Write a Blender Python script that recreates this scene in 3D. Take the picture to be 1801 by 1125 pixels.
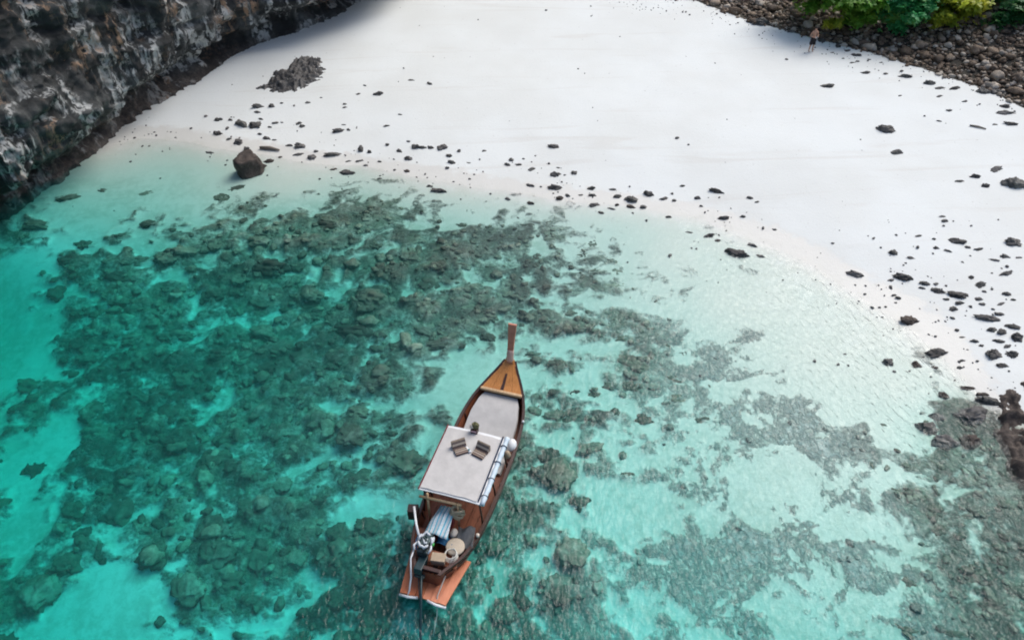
import bpy, bmesh, math, random
import numpy as np
from mathutils import Vector, Matrix, noise as mnoise
for o in list(bpy.data.objects): bpy.data.objects.remove(o)
scene = bpy.context.scene
C = scene.collection
R = math.radians

# ---------------------------------------------------------------- camera, sky, sun, exposure
cam_d = bpy.data.cameras.new('camera'); cam = bpy.data.objects.new('camera', cam_d); C.objects.link(cam)
cam.location = (0, 0, 21.5); cam.rotation_euler = (R(48), 0, 0)
cam_d.sensor_fit = 'HORIZONTAL'; cam_d.angle = R(70.0); cam_d.clip_start = .1; cam_d.clip_end = 3000
scene.camera = cam
SUN_EL, SUN_AZ = 51, 47             # azimuth clockwise from +Y: a veiled sun ahead and to the right
w = bpy.data.worlds.new('World'); scene.world = w; w.use_nodes = True
nt = w.node_tree; bg = nt.nodes['Background']
sky = nt.nodes.new('ShaderNodeTexSky'); sky.sky_type = 'NISHITA'; sky.sun_disc = False
sky.sun_elevation = R(SUN_EL); sky.sun_rotation = R(SUN_AZ); sky.air_density = 1.0; sky.dust_density = 3.0; sky.ozone_density = 1.0
nt.links.new(sky.outputs[0], bg.inputs[0]); bg.inputs[1].default_value = .10
sun_d = bpy.data.lights.new('sun', 'SUN'); sun_d.energy = 1.5; sun_d.angle = R(42); sun_d.color = (1.0, .985, .935)
sun = bpy.data.objects.new('sun', sun_d); C.objects.link(sun)
_dir = Vector((math.sin(R(SUN_AZ))*math.cos(R(SUN_EL)), math.cos(R(SUN_AZ))*math.cos(R(SUN_EL)), math.sin(R(SUN_EL))))
sun.rotation_euler = _dir.to_track_quat('Z', 'Y').to_euler(); sun.location = _dir*60
vs = scene.view_settings; vs.view_transform = 'Standard'; vs.look = 'None'; vs.exposure = .60; vs.gamma = 1; vs.use_curve_mapping = False
scene.cycles.max_bounces = 6; scene.cycles.transparent_max_bounces = 12; scene.cycles.volume_bounces = 0
scene.cycles.caustics_reflective = False; scene.cycles.caustics_refractive = False
scene.cycles.filter_width = 1.9; scene.cycles.use_denoising = True; scene.cycles.use_adaptive_sampling = True; scene.cycles.adaptive_threshold = .02

TERRAIN_POINTS = [(18.44,19.59,0.0),(17.9,22.52,0.0),(16.73,24.54,0.0),(14.78,27.2,0.0),(12.46,29.7,0.0),(9.72,31.71,0.0),(6.03,32.93,0.0),(1.52,33.88,0.0),(-3.17,35.21,0.0),(-8.49,37.06,0.0),(-13.98,38.16,0.0),(-19.52,39.86,0.0),(-22.87,40.57,0.0),(-24.14,39.03,0.0),(-19.19,35.73,-0.24),(-12.58,34.92,-0.11),(-4.61,33.53,-0.14),(2.9,30.91,-0.16),(6.94,28.68,-0.11),(10.22,24.84,-0.09),(13.13,21.91,-0.08),(15.68,19.36,-0.08),(-22.83,32.79,-0.55),(-16.21,31.14,-0.5),(-8.68,30.15,-0.5),(-2.28,29.43,-0.32),(-24.26,29.37,-1.35),(-25.17,26.76,-2.5),(-26.82,31.11,-1.2),(-22.45,21.53,-2.5),(-19.35,27.19,-1.4),(-13.16,26.95,-1.2),(-6.64,25.71,-0.85),(-0.53,25.22,-0.42),(3.79,24.28,-0.28),(7.32,22.75,-0.22),(11.23,19.41,-0.14),(-2.82,20.66,-0.48),(-4.31,15.22,-0.95),(-12.77,12.24,-1.5),(-19.29,15.63,-2.3),(-16.94,11.21,-2.2),(-11.1,17.67,-1.5),(-7.77,12.86,-1.5),(-17.99,18.13,-2.1),(-3.35,11.69,-1.2),(0.35,10.99,-0.95),(1.98,14.51,-0.6),(2.24,19.14,-0.5),(5.99,14.86,-0.42),(8.31,12.26,-0.42),(10.24,15.93,-0.22),(14.14,15.43,-0.22),(12.52,11.26,-0.38),(16.2,12.21,-0.34),(17.24,17.76,-0.22),(18.53,16.6,-0.1),(19.68,19.11,0.2),(-0.02,57.09,1.7),(18.35,45.25,1.15),(12.58,35.62,0.55),(-0.02,41.96,0.8),(-11.15,45.69,0.95),(23.61,32.42,0.75),(28.25,43.05,1.4),(22.33,24.99,0.45),(3.9,49.57,1.25),(-16.28,51.96,1.1),(-20.11,44.26,0.45),(16.84,29.53,0.3),(-6.8,39.72,0.45),(6.44,36.95,0.5),(0,-12,-4.5),(-40,0,-6),(30,-5,-0.8),(-50,20,-5),(30,10,0.5),(40,30,1.5),(48,50,2.6),(40,66,3.0),(20,72,2.6),(0,80,2.4),(-20,80,2.2),(-40,60,1.0),(-45,40,-1.5),(60,70,4),(60,20,3)]
REEF_X0, REEF_Y0 = -36, 2
REEF = np.array([[int(c) for c in r] for r in '''
7777777777777777777777774101322565566443344345788888888888888888
7777777777777777777777773002322665566443344334788888888888888888
7777777777777777777777751012323665566443334334688888888888888888
7777777777777777777777730013323655566443334434578888888888888888
7777777777777777777777520023224655566443334433468888888888888888
7777777777777777777777410123225655566443334433468888888888888880
7777777777777777777775200133226655576443334433457888888888888800
7777777777777777777774100232236655566444333443346888888888888000
7777777777777777777762001232246655566444333443345788888888880000
7777777777777777777741001332246655566544333443345688888888880000
7777777777777777777751001346666766677543333443344688888888800000
7777777777777777777653012466666666666443233444333578888888000000
7777777777666666655666666776665543456332112344322358888888000000
6666555555555555555666655776764211256322112233322246888880000000
5555555555556655444456545677765421246432223233332235888880000000
5555444433222110012355556777765432125433333333332224688800000000
1110000001111222101356777777766642123444333333333223578900000000
1222222223333334332577777766777642111443333333322111356000000000
3333344444444545645777777777777631000332344332221111134000000000
5555444443332222457777887777777642101332565432321111112000000000
2222111110000012457788887777787653333433555322321001121000000000
0000000000000012467788887777887655666543444211221000111000000000
0000000000000123577888887777887666777654332211110000000000000000
0000000000000135677788888777777677777654321111100000000000000000
0000000000001146777788888777777788877643442221110000000000000000
1111111111111267777777888877778888877543443221111000000000000000
1111111111112477777777788887788888877643342111122100000000000000
1111111111112466666777788888888887777653332111122100000000000000
1111111222212345556666788888888876666653221011122100000000000000
2222223334322234455556678887887765444553211011220000000000000000
4444555666421123344445667777776554333443111001100000000000000000
6777778886421122222234555566665432223332111000000000000000000000
8888888886421111100124444445543211112221000000000000000000000000
8888888875311111000122222233332111110000000000000000000000000000
8888888852100000000011111111111000000000000000000000000000000000
8888888620000000000000000000000000000000000000000000000000000000
8888888400000000000000000000000000000000000000000000000000000000
8888886200000000000000000000000000000000000000000000000000000000
8888884000000000000000000000000000000000000000000000000000000000
8888862000000000000000000000000000000000000000000000000000000000
8888841000000000000000000000000000000000000000000000000000000000
8888630000000000000000000000000000000000000000000000000000000000
8888000000000000000000000000000000000000000000000000000000000000
8880000000000000000000000000000000000000000000000000000000000000
'''.split()], float)
# ---------------------------------------------------------------- noise and terrain (metres, z = 0 is the sea level)
def _hash(ix, iy, iz, seed):
    h = (ix.astype(np.int64)*374761393 + iy.astype(np.int64)*668265263 + iz.astype(np.int64)*2147483647 + seed*974634777) & 0xFFFFFFFF
    h = ((h ^ (h >> 13))*1274126177) & 0xFFFFFFFF
    h = ((h ^ (h >> 16))*2246822519) & 0xFFFFFFFF
    return ((h ^ (h >> 15)) & 0xFFFFFF)/float(0xFFFFFF)
def vnoise(x, y, z=0.0, seed=0):
    """value noise 0..1 on arrays"""
    x = np.asarray(x, float); y = np.asarray(y, float); z = np.asarray(z, float) + np.zeros_like(x)
    ix, iy, iz = np.floor(x), np.floor(y), np.floor(z)
    fx, fy, fz = x-ix, y-iy, z-iz
    fx = fx*fx*fx*(fx*(fx*6-15)+10); fy = fy*fy*fy*(fy*(fy*6-15)+10); fz = fz*fz*fz*(fz*(fz*6-15)+10)
    r = 0
    for dz in ((0, 1) if np.any(fz > 0) else (0,)):
        wz = fz if dz else 1-fz
        for dy in (0, 1):
            wy = fy if dy else 1-fy
            r = r + wz*wy*((1-fx)*_hash(ix, iy+dy, iz+dz, seed) + fx*_hash(ix+1, iy+dy, iz+dz, seed))
    return r
def fbm(x, y, z=0.0, oct=4, seed=0, gain=.5, lac=2.03):
    a, s, n, f = 1.0, 0.0, 0.0, 1.0
    for o in range(oct):
        s = s + a*vnoise(np.asarray(x)*f+17.3*o, np.asarray(y)*f-9.1*o, np.asarray(z)*f+3.7*o, seed+o)
        n += a; a *= gain; f *= lac
    return s/n
def ridged(x, y, z=0.0, oct=4, seed=0):
    a, s, n, f = 1.0, 0.0, 0.0, 1.0
    for o in range(oct):
        v = 1-np.abs(2*vnoise(np.asarray(x)*f+11.3*o, np.asarray(y)*f-5.1*o, np.asarray(z)*f+2.7*o, seed+o)-1)
        s = s + a*v*v; n += a; a *= .5; f *= 2.1
    return s/n
def sstep(a, b, x):
    t = np.clip((np.asarray(x, float)-a)/(b-a), 0, 1)
    return t*t*(3-2*t)
def _tps_phi(r2):
    return np.where(r2 > 1e-9, .5*r2*np.log(np.maximum(r2, 1e-9)), 0)
def _tps_fit(P):
    P = np.array(P, float); n = len(P); X = P[:, :2]/20.0
    K = _tps_phi(((X[:, None]-X[None])**2).sum(-1)) + np.eye(n)*2e-3
    Q = np.hstack([np.ones((n, 1)), X])
    A = np.zeros((n+3, n+3)); A[:n, :n] = K; A[:n, n:] = Q; A[n:, :n] = Q.T
    return X, np.linalg.solve(A, np.concatenate([P[:, 2], np.zeros(3)]))
_TX, _TW = _tps_fit(TERRAIN_POINTS)
def base_height(x, y):
    x = np.asarray(x, float); y = np.asarray(y, float)
    sh = x.shape; xf = np.clip(x.ravel(), -60, 60)/20.0; yf = np.clip(y.ravel(), -12, 85)/20.0
    out = _TW[-3] + _TW[-2]*xf + _TW[-1]*yf
    for (cx, cy), w in zip(_TX, _TW[:-3]):
        out = out + w*_tps_phi((xf-cx)**2+(yf-cy)**2)
    return np.clip(out.reshape(sh), -6, 6)
def reef_density(x, y):
    """0..9 hand map of how much of the sea bed is reef, bilinear on a 1 m grid"""
    x = np.asarray(x, float); y = np.asarray(y, float)
    gx = np.clip(x-REEF_X0, 0, REEF.shape[1]-1.001); gy = np.clip(y-REEF_Y0, 0, REEF.shape[0]-1.001)
    ix = gx.astype(int); iy = gy.astype(int); fx = gx-ix; fy = gy-iy
    return ((REEF[iy, ix]*(1-fx)+REEF[iy, ix+1]*fx)*(1-fy) + (REEF[iy+1, ix]*(1-fx)+REEF[iy+1, ix+1]*fx)*fy)
def reef_mask(x, y):
    d = reef_density(x, y)/9.0
    x = np.asarray(x, float); y = np.asarray(y, float)
    wx = x + 1.3*(fbm(x*.6, y*.6, 5.0, 3, 91)-.5); wy = y + 1.3*(fbm(x*.6, y*.6, 9.0, 3, 92)-.5)
    n = .55*fbm(wx*.55, wy*.75, 0.0, 4, 21) + .45*fbm(wx*1.9, wy*2.3, 0.0, 3, 22)
    k = sstep(1.5, 8.0, x-.35*(y-14))                       # the wave-swept shallows on the right are broken up finer
    n = n*(1-k) + k*(.65*fbm(wx*.7, wy*.9, 0.0, 3, 21) + .35*fbm(wx*3.4, wy*3.8, 0.0, 3, 23))
    m = sstep(-.42, .50, (d-.52)*.9 + (n-.5)*2.9)
    return m*sstep(.06, .24, d)
def domes(x, y, seed, keep=.7):
    """rounded coral domes on a jittered lattice, 0..1"""
    x = np.asarray(x, float); y = np.asarray(y, float); ix, iy = np.floor(x), np.floor(y); z0 = np.zeros_like(ix); best = np.zeros_like(x)
    for dy in (-1, 0, 1):
        for dx in (-1, 0, 1):
            cx, cy = ix+dx, iy+dy; px = cx+_hash(cx, cy, z0, seed); py = cy+_hash(cx, cy, z0, seed+1); r = .32+.45*_hash(cx, cy, z0, seed+2); k = _hash(cx, cy, z0, seed+3)
            d2 = ((x-px)**2+(y-py)**2)/(r*r); best = np.maximum(best, np.where(k < keep, np.sqrt(np.clip(1-d2, 0, 1))*r*1.3, 0))
    return best
def height(x, y):
    x = np.asarray(x, float); y = np.asarray(y, float)
    h = base_height(x, y)
    m = reef_mask(x, y)*sstep(.15, -.25, h)
    wx = x+.35*(fbm(x*1.7, y*1.7, 2.0, 2, 93)-.5); wy = y+.35*(fbm(x*1.7, y*1.7, 6.0, 2, 94)-.5)
    lump = (.16*ridged(x*.7, y*.7, 0.0, 3, 31) + .24*domes(wx*1.05, wy*1.05, 35) + .13*domes(wx*2.3, wy*2.3, 36, .8))*(1-.7*sstep(1.0, 7.5, x-.35*(y-14)))
    h = h + m*(.03+lump)*sstep(.0, -.7, h)
    h = h + .05*(fbm(x*.35, y*.35, 0.0, 3, 41)-.5)
    return h

ROCKS = [(-16.12,43.55,0.77,0.51,0.29),(-15.24,43.54,0.41,0.45,0.26),(-14.68,43.81,0.29,0.17,0.1),(-16.01,42.86,0.46,0.24,0.14),(-12.95,43.75,0.39,0.2,0.12),(-10.57,43.42,0.29,0.18,0.1),(-10.46,43.03,0.36,0.13,0.08),(-9.87,44.5,0.36,0.17,0.1),(-8.55,44.47,0.72,0.4,0.23),(-5.32,45.61,0.47,0.23,0.13),(-6.6,46.13,0.51,0.18,0.08),(-6.87,42.0,0.35,0.12,0.06),(-18.29,42.18,0.58,0.33,0.19),(-16.65,41.58,0.95,0.63,0.36),(-15.82,41.39,0.8,0.64,0.37),(-15.57,42.07,0.38,0.16,0.09),(-17.51,42.11,0.32,0.24,0.14),(-14.66,41.6,0.6,0.21,0.11),(-14.83,41.22,0.3,0.19,0.11),(-14.17,41.66,0.22,0.11,0.06),(-12.85,41.16,0.38,0.3,0.17),(-13.1,41.48,0.4,0.27,0.15),(-17.88,40.66,0.64,0.42,0.24),(-16.38,39.66,0.7,0.57,0.33),(-17.08,40.0,0.39,0.23,0.13),(-19.2,42.62,0.25,0.24,0.14),(-15.31,40.51,0.35,0.19,0.11),(-14.75,40.02,0.58,0.29,0.17),(-14.28,39.84,0.35,0.14,0.08),(-15.65,38.87,0.48,0.46,0.26),(-12.56,39.09,0.72,0.5,0.29),(-13.26,39.2,0.58,0.2,0.11),(-11.7,37.87,0.68,0.44,0.25),(-12.49,38.25,0.71,0.25,0.13),(-13.53,38.01,0.3,0.18,0.1),(-14.06,37.62,0.84,0.34,0.2),(-11.5,38.54,0.3,0.22,0.13),(-10.4,38.21,1.23,0.43,0.2),(-10.48,40.55,0.83,0.42,0.24),(-10.27,41.15,0.32,0.11,0.06),(-9.9,40.6,0.29,0.19,0.11),(-9.42,40.75,0.12,0.1,0.06),(-8.89,38.61,0.47,0.59,0.34),(-8.33,38.35,0.3,0.28,0.16),(-7.56,40.85,0.49,0.17,0.08),(-7.35,38.94,0.21,0.25,0.14),(-6.57,38.33,0.4,0.27,0.16),(-6.03,37.6,0.7,0.35,0.2),(-6.11,39.19,0.27,0.16,0.09),(-5.7,38.66,0.66,0.4,0.23),(-5.26,38.58,0.57,0.25,0.14),(-4.74,38.53,0.47,0.28,0.16),(-4.07,38.48,0.66,0.49,0.28),(-3.09,38.16,0.26,0.27,0.16),(-3.7,37.73,0.51,0.25,0.14),(-3.43,37.1,0.55,0.3,0.18),(-2.48,37.04,0.28,0.1,0.05),(-1.62,38.14,0.28,0.16,0.09),(-6.82,37.58,0.17,0.1,0.06),(-7.62,37.42,0.26,0.17,0.1),(-9.44,37.52,0.47,0.16,0.07),(-8.83,37.53,0.51,0.18,0.09),(-8.37,37.11,0.32,0.19,0.11),(-9.31,36.38,0.96,0.42,0.24),(-10.19,36.71,0.51,0.18,0.09),(-17.84,38.64,0.57,0.2,0.12),(-5.96,36.41,0.38,0.28,0.16),(-7.44,35.77,0.44,0.15,0.08),(-4.56,34.94,0.4,0.2,0.11),(-3.99,34.48,0.97,0.4,0.23),(-18.51,46.33,0.11,0.1,0.06),(-12.21,44.27,0.19,0.11,0.07),(-9.58,45.55,0.29,0.14,0.08),(2.41,38.41,0.73,0.37,0.21),(-0.07,37.2,0.42,0.29,0.16),(-0.25,36.77,0.39,0.24,0.14),(0.39,36.73,0.44,0.19,0.11),(1.12,36.26,0.46,0.26,0.15),(0.65,37.28,0.2,0.13,0.08),(2.09,36.79,0.17,0.19,0.11),(2.41,35.71,0.68,0.42,0.24),(2.95,35.68,0.2,0.11,0.06),(3.46,35.84,0.36,0.32,0.19),(2.6,36.38,0.26,0.11,0.06),(0.96,34.84,0.62,0.22,0.12),(2.37,34.55,0.88,0.43,0.25),(4.33,34.45,0.49,0.31,0.18),(2.57,33.64,0.48,0.35,0.2),(3.01,33.85,0.23,0.28,0.16),(4.35,33.86,0.51,0.26,0.15),(5.69,33.72,0.52,0.31,0.18),(6.38,33.44,0.74,0.52,0.3),(3.74,33.88,0.33,0.12,0.07),(5.41,34.32,0.53,0.18,0.08),(7.41,33.83,0.65,0.42,0.24),(8.07,33.4,0.61,0.21,0.12),(8.66,33.28,0.26,0.21,0.12),(8.63,33.83,0.17,0.19,0.11),(9.27,34.45,0.33,0.18,0.1),(11.02,33.92,0.87,0.4,0.23),(9.94,33.41,0.43,0.26,0.15),(10.0,32.75,0.21,0.19,0.11),(12.66,33.22,0.4,0.23,0.13),(12.92,32.85,0.34,0.14,0.08),(10.92,31.69,0.71,0.33,0.19),(11.97,31.75,0.34,0.22,0.13),(8.2,31.91,0.42,0.18,0.11),(6.98,31.63,0.18,0.22,0.12),(4.37,33.02,0.65,0.3,0.17),(5.6,33.02,0.29,0.19,0.11),(5.29,32.69,0.51,0.18,0.08),(4.7,32.35,0.38,0.19,0.11),(0.97,33.25,0.48,0.26,0.15),(-0.21,33.65,0.37,0.22,0.13),(9.01,30.61,0.45,0.16,0.07),(9.94,30.28,0.65,0.29,0.17),(10.31,29.86,0.32,0.2,0.11),(11.07,28.76,1.35,0.58,0.33),(11.93,29.42,0.52,0.25,0.15),(12.12,28.56,0.47,0.19,0.11),(6.32,32.81,0.51,0.26,0.15),(6.97,32.81,0.43,0.3,0.17),(16.13,26.97,0.86,0.4,0.23),(18.32,28.32,0.53,0.37,0.22),(18.67,27.58,0.14,0.11,0.07),(19.07,27.91,0.46,0.16,0.09),(20.64,29.22,0.21,0.17,0.1),(21.81,30.99,0.47,0.16,0.07),(21.76,30.62,0.41,0.23,0.13),(21.61,28.97,0.94,0.39,0.22),(21.94,28.52,0.29,0.19,0.11),(20.48,28.55,0.3,0.21,0.12),(20.93,28.29,0.4,0.17,0.1),(22.42,28.33,0.56,0.2,0.11),(20.02,29.53,0.43,0.15,0.08),(24.13,28.69,0.77,0.61,0.35),(23.31,27.71,0.46,0.28,0.16),(22.72,27.51,0.51,0.18,0.08),(23.9,27.58,0.34,0.14,0.08),(22.79,26.5,0.81,0.28,0.16),(18.14,26.59,0.96,0.49,0.28),(17.59,26.46,0.34,0.18,0.1),(18.98,26.13,0.5,0.29,0.17),(18.78,25.82,0.38,0.13,0.08),(19.48,26.05,0.25,0.18,0.1),(19.37,25.56,0.64,0.33,0.19),(20.1,25.19,0.92,0.49,0.28),(19.93,24.75,0.41,0.3,0.17),(19.56,24.37,0.45,0.34,0.19),(21.32,25.79,0.53,0.35,0.2),(20.88,24.9,0.46,0.24,0.14),(20.81,24.56,0.37,0.17,0.1),(20.3,24.45,0.15,0.19,0.11),(19.46,25.01,0.37,0.15,0.09),(21.15,26.34,0.27,0.25,0.14),(21.31,25.38,0.22,0.17,0.1),(22.15,25.14,0.38,0.28,0.16),(22.26,24.72,0.26,0.15,0.09),(21.63,24.49,0.43,0.15,0.07),(20.65,23.7,1.16,0.41,0.22),(21.27,23.87,0.42,0.23,0.13),(17.37,25.47,0.31,0.15,0.09),(17.27,24.97,0.15,0.11,0.06),(17.44,23.74,0.96,0.51,0.3),(19.12,23.07,0.19,0.18,0.11),(19.55,22.37,0.41,0.22,0.13),(19.69,22.08,0.24,0.14,0.08),(19.18,22.64,0.27,0.09,0.05),(20.51,22.96,0.44,0.3,0.18),(20.83,22.8,0.52,0.35,0.2),(21.4,23.06,0.62,0.31,0.18),(20.44,22.28,0.56,0.22,0.13),(19.97,21.5,0.8,0.53,0.31),(20.6,21.41,0.45,0.43,0.25),(19.95,20.84,0.49,0.24,0.14),(20.65,21.92,0.4,0.2,0.11),(21.3,22.35,0.56,0.5,0.29),(17.76,21.76,0.96,0.47,0.27),(18.59,21.31,0.28,0.13,0.08),(18.33,20.92,0.28,0.17,0.1),(17.36,20.99,0.3,0.15,0.09),(16.68,21.18,0.4,0.38,0.22),(15.54,21.32,0.45,0.42,0.24),(17.07,19.53,0.37,0.41,0.23),(18.19,19.83,0.68,0.24,0.11),(18.58,19.47,0.57,0.2,0.12),(18.68,19.09,1.14,0.45,0.26),(16.39,18.44,0.6,0.39,0.23),(17.69,18.45,1.4,0.88,0.51),(15.7,17.89,1.01,0.6,0.35),(16.25,17.21,1.18,0.67,0.39),(17.2,17.32,1.0,0.68,0.39),(15.79,29.28,0.19,0.14,0.08),(13.3,30.59,0.25,0.15,0.08),(20.33,44.98,0.94,0.48,0.28),(21.87,39.42,1.29,0.68,0.4),(21.74,37.01,0.83,0.42,0.24),(24.92,34.41,0.64,0.38,0.22),(26.49,33.6,1.21,0.94,0.54),(26.26,34.96,0.85,0.39,0.22),(25.06,33.5,0.49,0.35,0.2),(23.92,34.01,0.54,0.19,0.11),(23.23,46.59,0.68,0.3,0.18),(24.51,46.44,0.43,0.22,0.13),(25.61,45.96,0.96,0.41,0.24),(26.78,44.92,0.88,0.43,0.25),(27.13,44.21,0.7,0.24,0.12),(27.94,44.11,0.81,0.33,0.19),(26.52,41.41,0.42,0.23,0.13),(25.44,40.24,0.39,0.14,0.07),(24.8,40.86,0.15,0.15,0.09),(27.84,42.43,0.45,0.18,0.1),(26.69,43.21,0.51,0.18,0.08),(24.37,43.49,0.35,0.12,0.06),(29.36,39.58,0.97,0.34,0.2),(28.38,39.64,0.32,0.15,0.08),(29.59,40.86,1.21,0.42,0.2),(29.91,41.66,0.67,0.43,0.25),(29.5,43.52,0.86,0.55,0.32),(30.33,43.38,1.03,0.55,0.32),(22.69,50.6,0.36,0.51,0.29),(21.88,51.49,0.54,0.45,0.26),(23.43,49.18,0.81,0.32,0.18),(23.09,49.85,0.51,0.24,0.14),(22.03,49.67,0.3,0.15,0.08),(22.49,48.75,0.3,0.14,0.08),(22.9,48.12,0.47,0.16,0.08),(24.74,47.99,0.3,0.11,0.07),(24.12,48.5,0.3,0.12,0.07),(18.45,54.63,1.55,0.88,0.51),(20.27,53.14,0.86,0.3,0.16),(22.43,52.47,0.98,0.43,0.25)]
CORALS = [(-16.18,36.77,1.02,0.36,0.12),(-11.48,35.09,0.36,0.26,0.15),(-8.33,35.59,0.68,0.39,0.22),(-8.44,35.16,0.54,0.27,0.16),(-7.1,35.17,0.72,0.27,0.16),(-10.63,34.36,0.58,0.22,0.13),(-9.92,34.58,0.76,0.43,0.25),(-9.38,34.85,0.54,0.41,0.24),(-13.51,34.02,0.66,0.29,0.17),(-15.81,34.16,0.97,0.68,0.39),(-15.02,35.22,1.62,0.93,0.53),(-6.05,34.19,0.4,0.22,0.13),(-7.14,34.06,0.14,0.11,0.06),(-4.59,33.65,0.24,0.12,0.07),(-2.23,32.67,0.77,0.47,0.27),(-4.05,32.83,0.26,0.19,0.11),(-2.52,31.51,0.84,0.41,0.24),(1.96,31.78,0.93,0.75,0.43),(2.87,32.23,0.72,0.55,0.31),(0.86,31.45,1.26,0.49,0.28),(0.32,32.04,0.76,0.38,0.22),(1.98,30.21,0.9,0.48,0.28),(4.15,29.75,0.77,0.75,0.43),(1.23,28.85,0.52,0.54,0.31),(-0.15,33.08,0.69,0.24,0.12),(0.54,33.1,0.35,0.34,0.2),(0.62,32.69,0.43,0.3,0.17),(3.56,28.8,0.79,0.46,0.26),(4.06,27.73,0.82,0.59,0.34),(5.09,27.57,1.01,0.59,0.34),(4.87,26.55,0.98,0.61,0.35),(4.86,28.36,0.55,0.45,0.26),(8.34,30.46,0.3,0.13,0.07),(10.33,29.03,0.56,0.47,0.27),(9.38,28.43,0.47,0.21,0.12),(10.02,28.09,0.55,0.23,0.13),(9.44,27.53,0.62,0.37,0.21),(10.21,27.7,0.54,0.19,0.09),(10.91,26.56,0.53,0.36,0.21),(10.15,26.49,0.42,0.2,0.12),(8.46,26.18,0.68,0.5,0.29),(8.26,25.29,0.55,0.42,0.24),(10.57,25.61,0.37,0.21,0.12),(11.35,27.63,0.26,0.1,0.06),(5.56,29.7,0.44,0.24,0.14),(11.48,25.7,0.13,0.07,0.04),(14.09,18.06,1.02,0.77,0.44),(-11.83,28.53,1.7,1.07,0.62),(-14.31,26.83,1.17,0.84,0.49),(-19.32,28.21,1.5,0.69,0.4),(-17.02,26.08,1.34,0.56,0.32),(-19.57,26.02,1.06,0.66,0.38),(-19.32,24.83,0.85,0.41,0.24),(-22.4,27.76,1.0,0.99,0.57),(-18.45,24.08,1.02,0.71,0.41),(-17.29,24.29,1.02,0.71,0.41),(-12.87,23.01,0.99,0.67,0.39),(-11.75,22.58,0.89,0.58,0.33),(-11.9,26.15,1.05,0.46,0.26),(-9.43,26.43,1.05,0.73,0.42),(-9.35,25.52,0.94,0.62,0.36),(-15.87,24.31,0.74,0.53,0.3),(-21.26,21.99,1.34,0.94,0.54),(-15.99,20.99,1.04,0.72,0.42),(-19.06,31.92,0.85,0.54,0.31),(-13.01,32.08,1.17,0.48,0.28),(-9.58,31.94,1.06,0.58,0.33),(-16.37,29.65,1.12,0.61,0.35),(-22.04,30.64,1.04,0.74,0.43),(-18.73,29.27,1.12,0.71,0.41),(-22.43,29.65,1.13,0.83,0.48),(-20.12,34.67,0.89,0.41,0.23),(-22.76,34.99,0.67,0.35,0.2),(-25.15,32.18,1.29,0.67,0.39),(-24.38,34.38,1.22,0.59,0.34),(-10.58,25.9,0.67,0.54,0.31),(-10.37,24.89,0.56,0.35,0.2),(-14.77,25.04,0.47,0.36,0.21),(-11.28,24.36,1.2,0.78,0.45),(-19.64,27.05,0.69,0.38,0.22),(-9.41,31.68,1.37,0.94,0.54),(-6.86,29.94,1.02,0.6,0.34),(-4.86,30.46,1.34,1.0,0.58),(-3.7,29.4,1.11,0.58,0.34),(-1.87,26.48,0.85,0.54,0.31),(-1.01,24.39,0.73,0.59,0.34),(-0.98,23.21,0.71,0.49,0.28),(-6.92,24.01,2.09,1.01,0.58),(-5.07,22.75,0.61,0.48,0.28),(-3.17,22.79,0.96,0.56,0.33),(-3.82,23.65,1.07,0.5,0.29),(-6.88,21.3,0.68,0.39,0.22),(-9.1,21.08,0.77,0.47,0.27),(0.89,24.45,1.09,0.59,0.34),(2.72,24.69,0.73,0.42,0.25),(0.85,22.12,1.03,0.47,0.27),(1.89,21.49,0.68,0.39,0.22),(-2.43,28.21,0.89,0.47,0.27),(-9.39,26.05,1.05,0.63,0.36),(-9.05,25.23,1.03,0.62,0.36),(0.82,24.49,0.9,0.46,0.26),(1.88,21.5,0.69,0.42,0.24),(4.78,23.02,0.87,0.51,0.29),(5.11,21.53,1.29,0.84,0.48),(6.67,22.54,0.58,0.43,0.25),(8.27,23.06,0.55,0.33,0.19),(9.65,22.58,0.7,0.51,0.29),(9.82,21.81,0.84,0.5,0.29),(10.04,20.98,0.52,0.41,0.24),(8.01,20.15,0.88,0.6,0.35),(8.77,20.09,0.59,0.33,0.19),(9.41,20.07,0.66,0.34,0.19),(7.34,21.97,0.61,0.42,0.25),(6.67,20.61,0.67,0.34,0.2),(6.6,19.56,0.58,0.46,0.27),(3.97,20.31,0.89,0.6,0.35),(4.84,20.18,0.81,0.6,0.35),(3.35,19.92,0.59,0.46,0.27),(2.47,20.02,0.74,0.33,0.19),(1.61,18.84,0.93,0.64,0.37),(2.4,18.83,0.93,0.64,0.37),(5.14,18.57,0.71,0.57,0.33),(7.37,18.49,0.78,0.51,0.29),(8.06,18.47,0.77,0.51,0.29),(2.91,17.14,1.02,0.42,0.25),(1.4,16.91,1.02,0.66,0.38),(2.35,14.92,0.77,0.68,0.39),(4.21,15.99,0.53,0.23,0.14),(9.17,19.02,0.78,0.32,0.19),(17.26,14.61,0.6,0.47,0.27),(16.08,13.03,0.33,0.29,0.17),(16.1,12.63,0.56,0.29,0.17),(15.18,11.95,1.18,0.57,0.33),(15.83,11.51,0.7,0.49,0.28),(14.87,11.02,1.0,0.55,0.32),(15.27,10.83,0.46,0.34,0.2),(16.18,15.51,0.39,0.4,0.23),(15.62,14.16,0.59,0.38,0.22),(14.39,13.65,0.75,0.6,0.34),(12.68,11.81,0.71,0.63,0.36),(14.64,14.45,0.68,0.38,0.22),(13.07,16.25,0.8,0.49,0.28),(13.71,15.13,0.69,0.39,0.23),(14.37,14.83,0.69,0.39,0.22),(13.46,10.14,0.89,0.4,0.23),(12.15,10.2,0.82,0.53,0.3),(-13.32,18.18,0.68,0.57,0.33)]
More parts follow.
